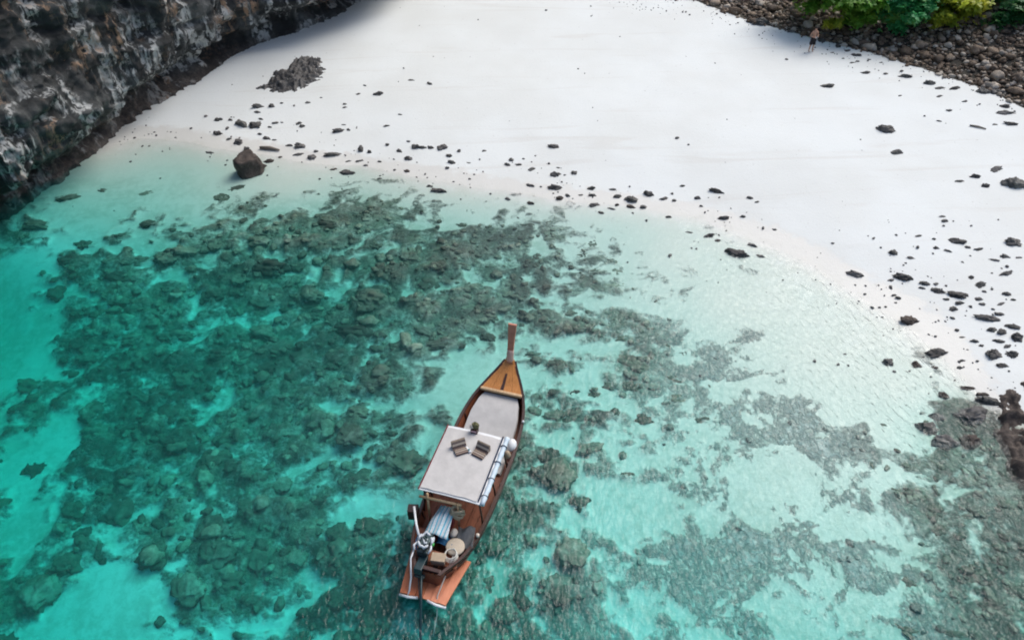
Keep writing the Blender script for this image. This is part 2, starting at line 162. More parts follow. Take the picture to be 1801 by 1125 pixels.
OUTCROP = [(-16.92,45.83),(-16.16,46.29),(-16.21,47.82),(-15.32,48.55),(-15.02,49.88),(-13.87,50.12),(-12.78,49.58),(-12.28,47.7),(-12.55,46.19),(-13.37,45.54),(-14.17,44.92),(-15.53,45.17)]
SHINGLE = [(14.32,58.65),(17.84,54.66),(19.98,53.0),(21.86,51.4),(24.37,49.44),(26.16,47.68),(27.28,46.44),(28.63,44.9),(29.75,43.6),(30.86,41.22)]
CLIFF_BASE = [(-44,-12),(-37,4),(-32,16),(-29.5,25),(-27.38,32.36),(-26.31,34.33),(-24.99,36.59),(-24.41,39.69),(-23.61,42.66),(-22.17,44.93),(-20.59,47.17),(-19.53,50.36),(-17.65,52.6),(-15.19,54.72),(-13.55,56.22),(-12.02,58.94),(-10.5,64),(-8,70),(-6,80)]
LEDGE = [(20.64,20.56),(19.62,19.85),(18.64,19.32),(18.55,18.65),(18.05,17.82),(17.84,16.91),(17.76,16.03),(17.75,15.18)]
PERSON = (20.617646257623903,49.96897175023989,1.448044777983538)
STICK = [(26.9,39.57),(27.65,39.13)]
DRIFT = [(-14.9,38.95),(-13.69,38.67)]
BOULDER = (-14.81,36.44,1.74,1.68,0.97)

# ---------------------------------------------------------------- object helpers
def link(o, parent=None):
    C.objects.link(o)
    if parent is not None: o.parent = parent
    return o
def tag(o, label=None, cat=None, group=None, kind=None):
    if label: o['label'] = label
    if cat: o['category'] = cat
    if group: o['group'] = group
    if kind: o['kind'] = kind
    return o
def mesh_from(name, verts, faces, smooth=True):
    """verts (n,3) array, faces (m,3|4) array"""
    me = bpy.data.meshes.new(name); v = np.asarray(verts, np.float32); f = np.asarray(faces, np.int32); k = f.shape[1]
    me.vertices.add(len(v)); me.vertices.foreach_set('co', v.ravel())
    me.loops.add(f.size); me.loops.foreach_set('vertex_index', f.ravel())
    me.polygons.add(len(f)); me.polygons.foreach_set('loop_start', np.arange(0, f.size, k, dtype=np.int32))
    me.polygons.foreach_set('loop_total', np.full(len(f), k, np.int32))
    me.polygons.foreach_set('use_smooth', np.full(len(f), bool(smooth)))
    me.update(calc_edges=True); me.validate()
    return me
def obj(name, data, mat=None, parent=None, smooth=False):
    """a bmesh or mesh becomes one mesh object"""
    if isinstance(data, bmesh.types.BMesh):
        bm = data; bmesh.ops.recalc_face_normals(bm, faces=bm.faces)
        me = bpy.data.meshes.new(name); bm.to_mesh(me); bm.free()
        if smooth:
            me.polygons.foreach_set('use_smooth', [True]*len(me.polygons))
    else: me = data
    if mat is not None: me.materials.clear(); me.materials.append(mat)
    return link(bpy.data.objects.new(name, me), parent)
def empty(name, loc=(0, 0, 0), rz=0, parent=None):
    o = bpy.data.objects.new(name, None); o.location = loc; o.rotation_euler = (0, 0, rz); o.empty_display_size = .2
    return link(o, parent)
def grid_faces(nx, ny):
    i = np.arange((nx-1)*(ny-1)); r = i//(nx-1); c = i % (nx-1); a = r*nx+c
    return np.stack([a, a+1, a+nx+1, a+nx], 1)
def box(bm, c, s, rot=None, bevel=0.0):
    m = Matrix.Translation(c) @ (rot.to_4x4() if rot is not None else Matrix.Identity(4)) @ Matrix.Diagonal((*s, 1))
    r = bmesh.ops.create_cube(bm, size=1, matrix=m)
    if bevel:
        es = list({e for v in r['verts'] for e in v.link_edges})
        bmesh.ops.bevel(bm, geom=es, offset=bevel, segments=2, profile=.6, affect='EDGES')
    return bm
def newbox(c, s, rot=None, bevel=0.0): return box(bmesh.new(), c, s, rot, bevel)
def tube(bm, pts, rad, n=8, cap=True):
    """swept tube; rad is a number or one per point"""
    pts = [Vector(p) for p in pts]; rings = []
    rr = rad if hasattr(rad, '__len__') else [rad]*len(pts)
    up = Vector((0, 0, 1)); prev = None
    for i, p in enumerate(pts):
        t = (pts[min(i+1, len(pts)-1)]-pts[max(i-1, 0)]).normalized()
        a = (prev if prev is not None else (up if abs(t.z) < .9 else Vector((1, 0, 0))))
        a = (a-t*a.dot(t)).normalized(); b = t.cross(a); prev = a
        rings.append([bm.verts.new(p+(a*math.cos(2*math.pi*k/n)+b*math.sin(2*math.pi*k/n))*rr[i]) for k in range(n)])
    for r0, r1 in zip(rings, rings[1:]):
        for k in range(n): bm.faces.new((r0[k], r0[(k+1) % n], r1[(k+1) % n], r1[k]))
    if cap:
        bm.faces.new(rings[0][::-1]); bm.faces.new(rings[-1])
    return bm
def newtube(*a, **k): return tube(bmesh.new(), *a, **k)
def lathe(bm, prof, c=(0, 0, 0), n=20, squash=(1, 1)):
    rings = [[bm.verts.new((c[0]+r*squash[0]*math.cos(2*math.pi*k/n), c[1]+r*squash[1]*math.sin(2*math.pi*k/n), c[2]+z)) for k in range(n)] for r, z in prof]
    for r0, r1 in zip(rings, rings[1:]):
        for k in range(n): bm.faces.new((r0[k], r0[(k+1) % n], r1[(k+1) % n], r1[k]))
    bm.faces.new(rings[0][::-1]); bm.faces.new(rings[-1])
    return bm
def loft(rings, closed=True, caps=True):
    bm = bmesh.new(); vr = [[bm.verts.new(p) for p in r] for r in rings]; n = len(vr[0])
    for r0, r1 in zip(vr, vr[1:]):
        for k in range(n if closed else n-1): bm.faces.new((r0[k], r0[(k+1) % n], r1[(k+1) % n], r1[k]))
    if caps and closed: bm.faces.new(vr[0][::-1]); bm.faces.new(vr[-1])
    return bm

# ---------------------------------------------------------------- materials
def mat(name):
    m = bpy.data.materials.new(name); m.use_nodes = True
    return m, m.node_tree, m.node_tree.nodes['Principled BSDF']
def N(t, kind, **inp):
    n = t.nodes.new(kind)
    for k, v in inp.items():
        if k.startswith('_'): setattr(n, k[1:], v)
        else:
            n.inputs[k.replace('__', ' ')].default_value = v
    return n
def noise_node(t, vec, scale, detail=5, rough=.55, dist=0.0):
    n = N(t, 'ShaderNodeTexNoise', Scale=scale, Detail=detail, Roughness=rough, Distortion=dist)
    if vec is not None: t.links.new(vec, n.inputs['Vector'])
    return n.outputs['Fac']
def ramp(t, fac, stops, mode='LINEAR'):
    n = t.nodes.new('ShaderNodeValToRGB'); n.color_ramp.interpolation = mode
    e = n.color_ramp.elements
    while len(e) < len(stops): e.new(.5)
    for el, (p, c) in zip(e, stops):
        el.position = p; el.color = (*c, 1) if hasattr(c, '__len__') else (c, c, c, 1)
    t.links.new(fac, n.inputs[0]); return n.outputs[0]
def mix(t, fac, a, b, mode='MIX'):
    n = t.nodes.new('ShaderNodeMix'); n.data_type = 'RGBA'; n.blend_type = mode
    for s, v in ((n.inputs[0], fac), (n.inputs[6], a), (n.inputs[7], b)):
        if hasattr(v, 'is_output'): t.links.new(v, s)
        elif hasattr(v, '__len__'): s.default_value = (*v, 1)
        else: s.default_value = v
    return n.outputs[2]
def math_node(t, op, a, b=None, clamp=False):
    n = t.nodes.new('ShaderNodeMath'); n.operation = op; n.use_clamp = clamp
    for s, v in zip(n.inputs, (a, b)):
        if v is None: continue
        if hasattr(v, 'is_output'): t.links.new(v, s)
        else: s.default_value = v
    return n.outputs[0]
def maprange(t, v, a, b, c=0.0, d=1.0):
    n = t.nodes.new('ShaderNodeMapRange'); n.interpolation_type = 'SMOOTHSTEP'; t.links.new(v, n.inputs[0])
    for k, q in zip((1, 2, 3, 4), (a, b, c, d)): n.inputs[k].default_value = q
    return n.outputs[0]
def bump(t, h, strength=.5, dist=.05, bsdf=None):
    n = N(t, 'ShaderNodeBump', Strength=strength, Distance=dist); t.links.new(h, n.inputs['Height'])
    if bsdf: t.links.new(n.outputs[0], bsdf.inputs['Normal'])
    return n.outputs[0]
def geo_pos(t): return t.nodes.new('ShaderNodeNewGeometry').outputs['Position']
def obj_co(t): return t.nodes.new('ShaderNodeTexCoord').outputs['Object']
def mapping(t, vec, scale=(1, 1, 1), rot=(0, 0, 0)):
    n = t.nodes.new('ShaderNodeMapping'); n.inputs['Scale'].default_value = scale; n.inputs['Rotation'].default_value = rot
    t.links.new(vec, n.inputs['Vector']); return n.outputs[0]

def plain(name, col, rough=.6, var=.25, scale=6.0, metal=0.0, bumps=.15, streak=None):
    """a solid colour broken up by grain and wear"""
    m, t, b = mat(name); v = obj_co(t)
    if streak: v = mapping(t, v, streak)
    n = noise_node(t, v, scale, 6, .6)
    c = ramp(t, n, [(.25, [q*(1-var) for q in col]), (.75, [min(1, q*(1+var)) for q in col])])
    t.links.new(c, b.inputs['Base Color']); b.inputs['Roughness'].default_value = rough; b.inputs['Metallic'].default_value = metal
    if bumps: bump(t, noise_node(t, v, scale*4, 4), bumps, .01, b)
    return m

def reef_colour(t, P):
    """living reef and algae-covered rubble: olive, brown and pale patches at several sizes; returns colour and a height"""
    nA = noise_node(t, P, 1.1, 6, .68, .6); nB = noise_node(t, P, 4.2, 7, .70, .4); nC = noise_node(t, P, .45, 4, .6, .3); nD = noise_node(t, P, 13.0, 4, .65)
    f = math_node(t, 'ADD', math_node(t, 'MULTIPLY', nB, .55), math_node(t, 'MULTIPLY', nA, .45))
    c = ramp(t, f, [(.34, (.030, .042, .030)), (.45, (.076, .104, .073)), (.55, (.150, .190, .138)), (.66, (.34, .40, .30))])
    c = mix(t, maprange(t, nC, .50, .62, 0, .75), c, ramp(t, f, [(.34, (.040, .035, .028)), (.5, (.095, .080, .062)), (.66, (.22, .19, .15))]))
    c = mix(t, maprange(t, nD, .56, .72, 0, .5), c, (.30, .30, .25)); c = mix(t, maprange(t, nD, .44, .30, 0, .6), c, (.030, .032, .026))
    nE = noise_node(t, P, .85, 5, .65, .8)
    c = mix(t, maprange(t, nE, .50, .64, 0, .62), c, ramp(t, f, [(.36, (.17, .19, .15)), (.6, (.48, .50, .42))]))
    nF = noise_node(t, P, .30, 4, .6, .7)
    c = mix(t, maprange(t, nF, .45, .56, 0, .78), c, mix(t, f, (.013, .017, .012), (.062, .066, .048)))
    pl_ = t.nodes.new('ShaderNodeAttribute'); pl_.attribute_name = 'pale'
    c = mix(t, math_node(t, 'MULTIPLY', pl_.outputs['Fac'], .84), c, ramp(t, f, [(.36, (.15, .18, .18)), (.5, (.32, .36, .35)), (.62, (.56, .60, .58))]))  # rippled shallows: sky glare on the water put into the rubble colour
    return c, math_node(t, 'ADD', f, math_node(t, 'MULTIPLY', nD, .3))
# sea bed and beach: one sheet
M_GROUND, t, b = mat('sand_and_sea_bed')
P = geo_pos(t); sep = t.nodes.new('ShaderNodeSeparateXYZ'); t.links.new(P, sep.inputs[0])
at_reef = t.nodes.new('ShaderNodeAttribute'); at_reef.attribute_name = 'reef'
at_soil = t.nodes.new('ShaderNodeAttribute'); at_soil.attribute_name = 'soil'
nA = noise_node(t, P, 1.3, 5, .6); nB = noise_node(t, P, 5.0, 6, .65); nC = noise_node(t, P, 14.0, 5, .6); nD = noise_node(t, P, .22, 3, .5)
sand = mix(t, maprange(t, nD, .3, .7), (.780, .805, .785), (.735, .75, .72))
wrack = noise_node(t, mapping(t, P, (.10, 1.1, 1), (0, 0, R(-14))), .8, 5, .6, .8)
sand = mix(t, math_node(t, 'MULTIPLY', maprange(t, wrack, .56, .70), .35), sand, (.64, .62, .57))
sand = mix(t, maprange(t, nC, .55, .75, 0, .22), sand, (.62, .59, .54))
zz = math_node(t, 'ADD', sep.outputs[2], math_node(t, 'MULTIPLY', math_node(t, 'SUBTRACT', nA, .5), .22))
wet = math_node(t, 'MULTIPLY', maprange(t, zz, .15, .085), .9)
shore = mix(t, maprange(t, zz, .05, -.10), (.685, .675, .63), (.575, .575, .51))
sand = mix(t, wet, sand, mix(t, maprange(t, zz, -.45, -1.15), shore, (.76, .775, .74)))
specks = maprange(t, noise_node(t, P, 7.0, 2, .5), .70, .76)
sand = mix(t, math_node(t, 'MULTIPLY', specks, .35), sand, (.30, .27, .23))
reefc, reefh = reef_colour(t, P)
at_film = t.nodes.new('ShaderNodeAttribute'); at_film.attribute_name = 'film'
film = math_node(t, 'MULTIPLY', at_film.outputs['Fac'], maprange(t, math_node(t, 'ADD', math_node(t, 'MULTIPLY', noise_node(t, P, 1.7, 6, .7, .6), .6), math_node(t, 'MULTIPLY', nB, .4)), .36, .60))
sand = mix(t, math_node(t, 'MULTIPLY', film, .8), sand, (.26, .33, .25))
dust = math_node(t, 'MULTIPLY', maprange(t, math_node(t, 'ADD', math_node(t, 'MULTIPLY', noise_node(t, P, .55, 5, .6, .8), .5), math_node(t, 'MULTIPLY', noise_node(t, P, 3.3, 6, .7, .5), .5)), .44, .60), maprange(t, sep.outputs[2], -.05, -.35, 0, .5))
sand = mix(t, dust, sand, (.36, .40, .33))
at_pale = t.nodes.new('ShaderNodeAttribute'); at_pale.attribute_name = 'pale'
fineb = math_node(t, 'MULTIPLY', math_node(t, 'MULTIPLY', math_node(t, 'SUBTRACT', noise_node(t, mapping(t, P, (1, .7, 1), (0, 0, R(40))), 7.5, 5, .75, .4), .5), 3.4), at_pale.outputs['Fac'])
brk = math_node(t, 'ADD', math_node(t, 'MULTIPLY', math_node(t, 'SUBTRACT', nB, .5), 1.5), math_node(t, 'MULTIPLY', math_node(t, 'SUBTRACT', noise_node(t, P, 2.1, 6, .7, .5), .5), 1.6))
rm = maprange(t, math_node(t, 'ADD', at_reef.outputs['Fac'], math_node(t, 'ADD', math_node(t, 'MULTIPLY', brk, math_node(t, 'SUBTRACT', 1.0, math_node(t, 'MULTIPLY', at_pale.outputs['Fac'], .6))), fineb)), .06, 1.05)
rm = math_node(t, 'MULTIPLY', math_node(t, 'MULTIPLY', rm, maprange(t, at_reef.outputs['Fac'], .02, .35)), math_node(t, 'SUBTRACT', 1.0, math_node(t, 'MULTIPLY', at_pale.outputs['Fac'], .28)))
col = mix(t, rm, sand, reefc)
soil = ramp(t, nB, [(.3, (.022, .018, .013)), (.6, (.05, .043, .032)), (.8, (.12, .10, .08))])
sm = maprange(t, math_node(t, 'ADD', at_soil.outputs['Fac'], math_node(t, 'MULTIPLY', math_node(t, 'SUBTRACT', nB, .5), .8)), .4, .6)
col = mix(t, sm, col, soil)
t.links.new(col, b.inputs['Base Color']); t.links.new(maprange(t, wet, 0, .9, .9, .5), b.inputs['Roughness'])
hgt = math_node(t, 'ADD', math_node(t, 'MULTIPLY', nB, math_node(t, 'ADD', rm, .12)), math_node(t, 'MULTIPLY', nC, .12))
hgt = math_node(t, 'ADD', hgt, math_node(t, 'MULTIPLY', reefh, rm))
bump(t, hgt, .9, .09, b)

# water: a clear body that soaks up red first, with a rippled skin
M_WATER, t, b = mat('sea_water'); t.nodes.remove(b); out = t.nodes['Material Output']
P = geo_pos(t); sep = t.nodes.new('ShaderNodeSeparateXYZ'); t.links.new(P, sep.inputs[0])
wind = maprange(t, math_node(t, 'SUBTRACT', math_node(t, 'MULTIPLY', sep.outputs[0], .8), math_node(t, 'MULTIPLY', sep.outputs[1], .55)), -16, 2, .12, 1)
r1 = noise_node(t, mapping(t, P, (1.0, .55, 1), (0, 0, R(50))), 4.8, 2, .5, .5)
r2 = noise_node(t, mapping(t, P, (1.0, .5, 1), (0, 0, R(22))), 8.0, 1.5, .5, .3)
hh = math_node(t, 'MULTIPLY', math_node(t, 'ADD', r1, math_node(t, 'MULTIPLY', r2, .16)), wind)
nrm = bump(t, hh, 1.0, .17)
tr = N(t, 'ShaderNodeBsdfTransparent'); gl = N(t, 'ShaderNodeBsdfGlossy', Roughness=.20); fr = N(t, 'ShaderNodeFresnel', IOR=1.33)
t.links.new(nrm, gl.inputs['Normal']); t.links.new(nrm, fr.inputs['Normal'])
geo = t.nodes.new('ShaderNodeNewGeometry')
ms = t.nodes.new('ShaderNodeMixShader')
t.links.new(math_node(t, 'MULTIPLY', fr.outputs[0], math_node(t, 'SUBTRACT', 1.0, geo.outputs['Backfacing'])), ms.inputs[0])
t.links.new(tr.outputs[0], ms.inputs[1]); t.links.new(gl.outputs[0], ms.inputs[2]); t.links.new(ms.outputs[0], out.inputs['Surface'])
va = N(t, 'ShaderNodeVolumeAbsorption', Density=.78); va.inputs['Color'].default_value = (.0, .932, .888, 1)
vsn = N(t, 'ShaderNodeVolumeScatter', Density=.065); vsn.inputs['Color'].default_value = (.35, 1, .94, 1)
vadd = t.nodes.new('ShaderNodeAddShader'); t.links.new(va.outputs[0], vadd.inputs[0]); t.links.new(vsn.outputs[0], vadd.inputs[1])
t.links.new(vadd.outputs[0], out.inputs['Volume'])

def rock_mat(name, cols, scale=2.5, rand=.35, bdist=.06, tone=False):
    m, t, b = mat(name); v = obj_co(t); P = geo_pos(t)
    oi = t.nodes.new('ShaderNodeObjectInfo')
    n1 = noise_node(t, P, scale, 7, .65, .3); n2 = noise_node(t, P, scale*4.5, 5, .65)
    c = ramp(t, n1, [(.30, cols[0]), (.50, cols[1]), (.68, cols[2])])
    c = mix(t, maprange(t, n2, .55, .72, 0, .55), c, cols[3])
    br = N(t, 'ShaderNodeHueSaturation'); t.links.new(c, br.inputs['Color'])
    t.links.new(math_node(t, 'ADD', math_node(t, 'MULTIPLY', oi.outputs['Random'], rand*2), 1-rand), br.inputs['Value'])
    res = br.outputs[0]
    if tone:
        at_ = t.nodes.new('ShaderNodeAttribute'); at_.attribute_name = 'tone'
        res = mix(t, maprange(t, at_.outputs['Fac'], .55, 1.0, 0, .75), res, cols[3]); res = mix(t, maprange(t, at_.outputs['Fac'], .35, 0.0, 0, .6), res, cols[0])
    t.links.new(res, b.inputs['Base Color']); b.inputs['Roughness'].default_value = .75
    bump(t, math_node(t, 'ADD', n1, math_node(t, 'MULTIPLY', n2, .6)), .9, bdist, b)
    return m
M_ROCK = rock_mat('dark_volcanic_rock', [(.030, .028, .027), (.082, .077, .073), (.165, .156, .147), (.36, .34, .315)])
M_ROCK_GREY = rock_mat('weathered_grey_rock', [(.05, .048, .044), (.10, .096, .088), (.17, .165, .15), (.30, .29, .27)], 3.5)
M_ROCK_BROWN = rock_mat('brown_rock', [(.030, .022, .018), (.062, .046, .038), (.11, .085, .070), (.20, .17, .14)], 3.0)
M_SHINGLE = rock_mat('shingle_stones', [(.045, .030, .020), (.155, .105, .068), (.27, .195, .13), (.56, .50, .42)], 1.6, rand=.0, tone=True)
def coral_mat(name, tint, rand, tone=False, mixf=.45):
    m, t, b = mat(name); P = geo_pos(t); c, h = reef_colour(t, P); oi = t.nodes.new('ShaderNodeObjectInfo')
    c = mix(t, mixf, c, tint)
    hs_ = N(t, 'ShaderNodeHueSaturation'); t.links.new(c, hs_.inputs['Color'])
    if tone:
        at_ = t.nodes.new('ShaderNodeAttribute'); at_.attribute_name = 'tone'; v = at_.outputs['Fac']
    else: v = oi.outputs['Random']
    t.links.new(math_node(t, 'ADD', math_node(t, 'MULTIPLY', v, rand*2), 1.05-rand), hs_.inputs['Value'])
    t.links.new(hs_.outputs[0], b.inputs['Base Color']); b.inputs['Roughness'].default_value = .85
    bump(t, h, 1.0, .07, b); return m
M_CORAL = coral_mat('algae_covered_coral', (.115, .125, .092), .45)
M_CORAL_BROWN = coral_mat('brown_coral', (.080, .064, .050), .35)
M_CORAL_DARK = coral_mat('dark_brown_coral', (.030, .024, .019), .2, mixf=.78)
M_RUBBLE = coral_mat('coral_rubble', (.15, .16, .12), .5, True)

# cliff: dark limestone with pale flowstone and rusty stains
M_CLIFF, t, b = mat('limestone_cliff'); P = geo_pos(t)
drip = mapping(t, P, (1, 1, .22)); bed = mapping(t, P, (.9, .7, .9), (R(20), 0, 0))
n1 = noise_node(t, bed, .62, 8, .62, .6); n2 = noise_node(t, drip, .9, 6, .6, .4); n3 = noise_node(t, P, 5.5, 6, .7); n4 = noise_node(t, P, .33, 3, .5)
n5 = noise_node(t, drip, 2.6, 5, .6, .6)
c = ramp(t, n1, [(.36, (.011, .012, .012)), (.50, (.034, .037, .037)), (.62, (.085, .089, .087)), (.75, (.23, .23, .22))])
pale = math_node(t, 'MULTIPLY', maprange(t, n2, .51, .60), maprange(t, n5, .40, .54))
c = mix(t, math_node(t, 'MULTIPLY', pale, .9), c, mix(t, n3, (.38, .43, .43), (.68, .65, .62)))
rust = math_node(t, 'MULTIPLY', maprange(t, n4, .50, .64), maprange(t, n5, .50, .62))
c = mix(t, math_node(t, 'MULTIPLY', rust, .75), c, (.40, .255, .16))
c = mix(t, maprange(t, noise_node(t, P, .24, 4, .6, .5), .52, .42, 0, .72), c, (.022, .024, .025))
c = mix(t, maprange(t, n3, .30, .42, .5, 0), c, (.010, .010, .011))
sep = t.nodes.new('ShaderNodeSeparateXYZ'); t.links.new(P, sep.inputs[0])
tide = maprange(t, math_node(t, 'ADD', sep.outputs[2], math_node(t, 'MULTIPLY', n1, -1.2)), 1.3, .1)
c = mix(t, math_node(t, 'MULTIPLY', tide, .6), c, ramp(t, math_node(t, 'ADD', math_node(t, 'MULTIPLY', n3, .6), math_node(t, 'MULTIPLY', n1, .4)), [(.34, (.012, .009, .008)), (.50, (.050, .034, .027)), (.60, (.12, .088, .068)), (.70, (.20, .165, .14))]))
t.links.new(c, b.inputs['Base Color']); b.inputs['Roughness'].default_value = .8
bump(t, math_node(t, 'ADD', n1, math_node(t, 'MULTIPLY', n3, .5)), 1.0, .16, b)

def wood(name, dark, light, rough=.45, scale=(1, 9, 9)):
    m, t, b = mat(name); v = mapping(t, obj_co(t), scale)
    n1 = noise_node(t, v, 2.2, 6, .6, 1.2); n2 = noise_node(t, obj_co(t), 2.5, 3, .5)
    c = ramp(t, n1, [(.3, dark), (.7, light)])
    c = mix(t, maprange(t, n2, .5, .75, 0, .5), c, [q*.55 for q in dark])
    t.links.new(c, b.inputs['Base Color']); b.inputs['Roughness'].default_value = rough
    bump(t, n1, .3, .01, b); return m
M_HULL = wood('oiled_hull_planking', (.115, .035, .021), (.21, .075, .045), .4)
M_INNER = wood('red_brown_inner_planking', (.17, .050, .024), (.31, .105, .050), .5)
M_RAIL = wood('dark_gunwale_wood', (.035, .015, .012), (.080, .032, .024), .4)
M_BOW = wood('varnished_orange_wood', (.48, .17, .038), (.68, .30, .085), .4)
M_BEAM = wood('pale_tan_timber', (.45, .28, .14), (.62, .43, .25), .5)
M_PROW = wood('pinkish_prow_timber', (.56, .19, .115), (.68, .29, .19), .5)
M_STERN = wood('orange_stern_boards', (.50, .145, .060), (.64, .22, .10), .5)
M_MAT = plain('cream_woven_mat', (.555, .535, .515), .9, .13, 2.6, bumps=.35)
M_WHITE = plain('white_painted_board', (.78, .79, .80), .5, .06, 4)
M_NAVY = plain('navy_cloth', (.020, .028, .060), .85, .3)
M_TARP = plain('rolled_pale_blue_tarp', (.58, .68, .76), .6, .15, 5, streak=(1, 6, 6))
M_RED = plain('dark_red_cloth', (.16, .02, .025), .85, .3)
M_ROPE = plain('tan_rope', (.50, .40, .27), .9, .3, 30)
M_ROPE_PALE = plain('pale_rope', (.62, .60, .54), .9, .2, 30)
M_STEEL = plain('greasy_engine_steel', (.055, .085, .088), .4, .5, 12, .4)
M_CHROME = plain('light_engine_casing', (.58, .62, .66), .6, .4, 14, .0)
M_SHAFT = plain('dark_teal_shaft_paint', (.010, .035, .042), .4, .4)
M_RATTAN = plain('woven_rattan', (.56, .47, .36), .8, .2, 40, bumps=.4)
M_TANBOX = plain('tan_cardboard', (.44, .34, .24), .85, .15, 5)
M_GREYCLOTH = plain('grey_tarpaulin', (.09, .095, .10), .8, .4, 5)
M_CREAM = plain('cream_cloth', (.72, .64, .54), .9, .1, 5)
M_BLUE = plain('blue_cloth', (.015, .10, .22), .8, .3, 5)
M_GREEN = plain('bright_green_plastic', (.06, .50, .10), .4, .1, 5)
M_BLACK = plain('matt_black', (.014, .013, .013), .7, .3, 5)
M_SKIN = plain('skin', (.46, .26, .18), .55, .08, 8)
M_SHORTS = plain('dark_shorts', (.013, .012, .016), .85, .3, 10)
M_HAIR = plain('dark_hair', (.020, .013, .009), .7, .3, 40)
M_OLIVE = plain('olive_leaf_bundle', (.11, .105, .045), .8, .4, 20)
M_BARK = plain('grey_brown_bark', (.085, .070, .055), .9, .4, 4, streak=(3, 3, .6), bumps=.6)
M_DRIFT = plain('bleached_driftwood', (.20, .17, .14), .9, .35, 6, streak=(6, 6, 1))
def stripes(name, cols, axis, freq, sharp=True):
    m, t, b = mat(name); sep = t.nodes.new('ShaderNodeSeparateXYZ'); t.links.new(obj_co(t), sep.inputs[0])
    f = math_node(t, 'FRACT', math_node(t, 'MULTIPLY', sep.outputs[axis], freq))
    st = [((i+.0)/len(cols), c) for i, c in enumerate(cols)]
    c = ramp(t, f, st, 'CONSTANT' if sharp else 'LINEAR')
    n = noise_node(t, obj_co(t), 25, 3); c = mix(t, maprange(t, n, .3, .7, 0, .25), c, (.2, .18, .17))
    t.links.new(c, b.inputs['Base Color']); b.inputs['Roughness'].default_value = .9
    return m
M_CUSHION = stripes('striped_woven_cushion', [(.30, .22, .17), (.10, .065, .060), (.48, .40, .32), (.15, .11, .10), (.36, .28, .20), (.085, .055, .055)], 0, 4.2)
M_TOWEL = stripes('blue_white_striped_towel', [(.80, .86, .88), (.80, .86, .88), (.16, .56, .70)], 1, 8.0)
def leaf_mat(name, a, bcol):
    m, t, b = mat(name); P = geo_pos(t)
    n = noise_node(t, P, 1.1, 4, .6); n2 = noise_node(t, P, 6, 2)
    c = ramp(t, n, [(.32, a), (.68, bcol)]); c = mix(t, maprange(t, noise_node(t, P, .75, 3, .6, .5), .52, .64, 0, .5), c, (.34, .46, .06)); c = mix(t, maprange(t, n2, .5, .7, 0, .3), c, [q*.6 for q in a])
    t.links.new(c, b.inputs['Base Color']); b.inputs['Roughness'].default_value = .5
    tl = N(t, 'ShaderNodeBsdfTranslucent'); t.links.new(c, tl.inputs[0]); mx = t.nodes.new('ShaderNodeMixShader'); mx.inputs[0].default_value = .5
    t.links.new(b.outputs[0], mx.inputs[1]); t.links.new(tl.outputs[0], mx.inputs[2]); t.links.new(mx.outputs[0], t.nodes['Material Output'].inputs[0])
    return m
M_LEAF = [leaf_mat('mid_green_leaves', (.08, .28, .03), (.28, .50, .08)), leaf_mat('emerald_leaves', (.04, .32, .10), (.14, .52, .20)),
          leaf_mat('yellow_green_leaves', (.26, .38, .03), (.72, .70, .09)), leaf_mat('deep_green_leaves', (.035, .16, .05), (.10, .30, .10))]

# ---------------------------------------------------------------- ground sheet: beach and sea bed
def axis(segs):
    out = []
    for a, b_, s in segs: out += list(np.arange(a, b_, s))
    return np.array(out+[segs[-1][1]])
gx = axis([(-400, -120, 35), (-120, -50, 7), (-50, -30, .6), (-30, -19, .20), (-19, 22, .11), (22, 40, .25), (40, 60, 1.2), (60, 120, 8), (120, 400, 35)])
gy = axis([(-300, -40, 35), (-40, 0, 4), (0, 8, .5), (8, 20, .085), (20, 38, .11), (38, 66, .25), (66, 90, 1.5), (90, 400, 30)])
X, Y = np.meshgrid(gx, gy)
Z = height(X, Y)
def shingle_y(x): return np.interp(x, [p[0] for p in SHINGLE], [p[1] for p in SHINGLE])
BANK = lambda x, y: np.asarray(y)-np.where(np.asarray(x) < SHINGLE[0][0], 58.6+(SHINGLE[0][0]-np.asarray(x))*.30, np.where(np.asarray(x) > SHINGLE[-1][0], 41.2-(np.asarray(x)-SHINGLE[-1][0])*1.6, shingle_y(np.asarray(x))))
bank = BANK(X, Y)
Z = Z + .16*np.clip(bank-1.5, 0, 30)*sstep(8, 16, X) + sstep(20, 120, bank)*18*sstep(-10, 20, X)
Z = Z + sstep(85, 200, Y)*20
soil = sstep(-.6, 1.2, bank)*sstep(11, 15, X)
PALE = lambda x, y: sstep(1.0, 7.5, np.asarray(x)-.35*(np.asarray(y)-14))*sstep(14.6, 11.4, x)   # wave-worn rubble in the shallows, its colour lightened to carry sky glare
ground = obj('ground', mesh_from('ground', np.stack([X, Y, Z], -1).reshape(-1, 3), grid_faces(len(gx), len(gy))), M_GROUND)
tag(ground, 'white sand beach sloping into the sea, with reef-covered sea bed', kind='structure')
for nm, arr in (('reef', reef_mask(X, Y)*sstep(.1, -.12, base_height(X, Y))), ('soil', soil), ('pale', PALE(X, Y)), ('film', sstep(.25, .85, reef_density(X, Y)/9.0))):
    a = ground.data.attributes.new(nm, 'FLOAT', 'POINT'); a.data.foreach_set('value', arr.astype(np.float32).ravel())
def gz(x, y):
    x = np.atleast_1d(np.asarray(x, float)); y = np.atleast_1d(np.asarray(y, float))
    bk = BANK(x, y)
    z = height(x, y) + .16*np.clip(bk-1.5, 0, 30)*sstep(8, 16, x) + sstep(20, 120, bk)*18*sstep(-10, 20, x) + sstep(85, 200, y)*20
    return z
def gz1(x, y): return float(gz(x, y)[0])

# ---------------------------------------------------------------- water
bm = newbox((0, 50, -5.0), (780, 680, 10.0))
sea = obj('sea', bm, M_WATER); tag(sea, 'clear turquoise sea water of the cove', kind='structure')

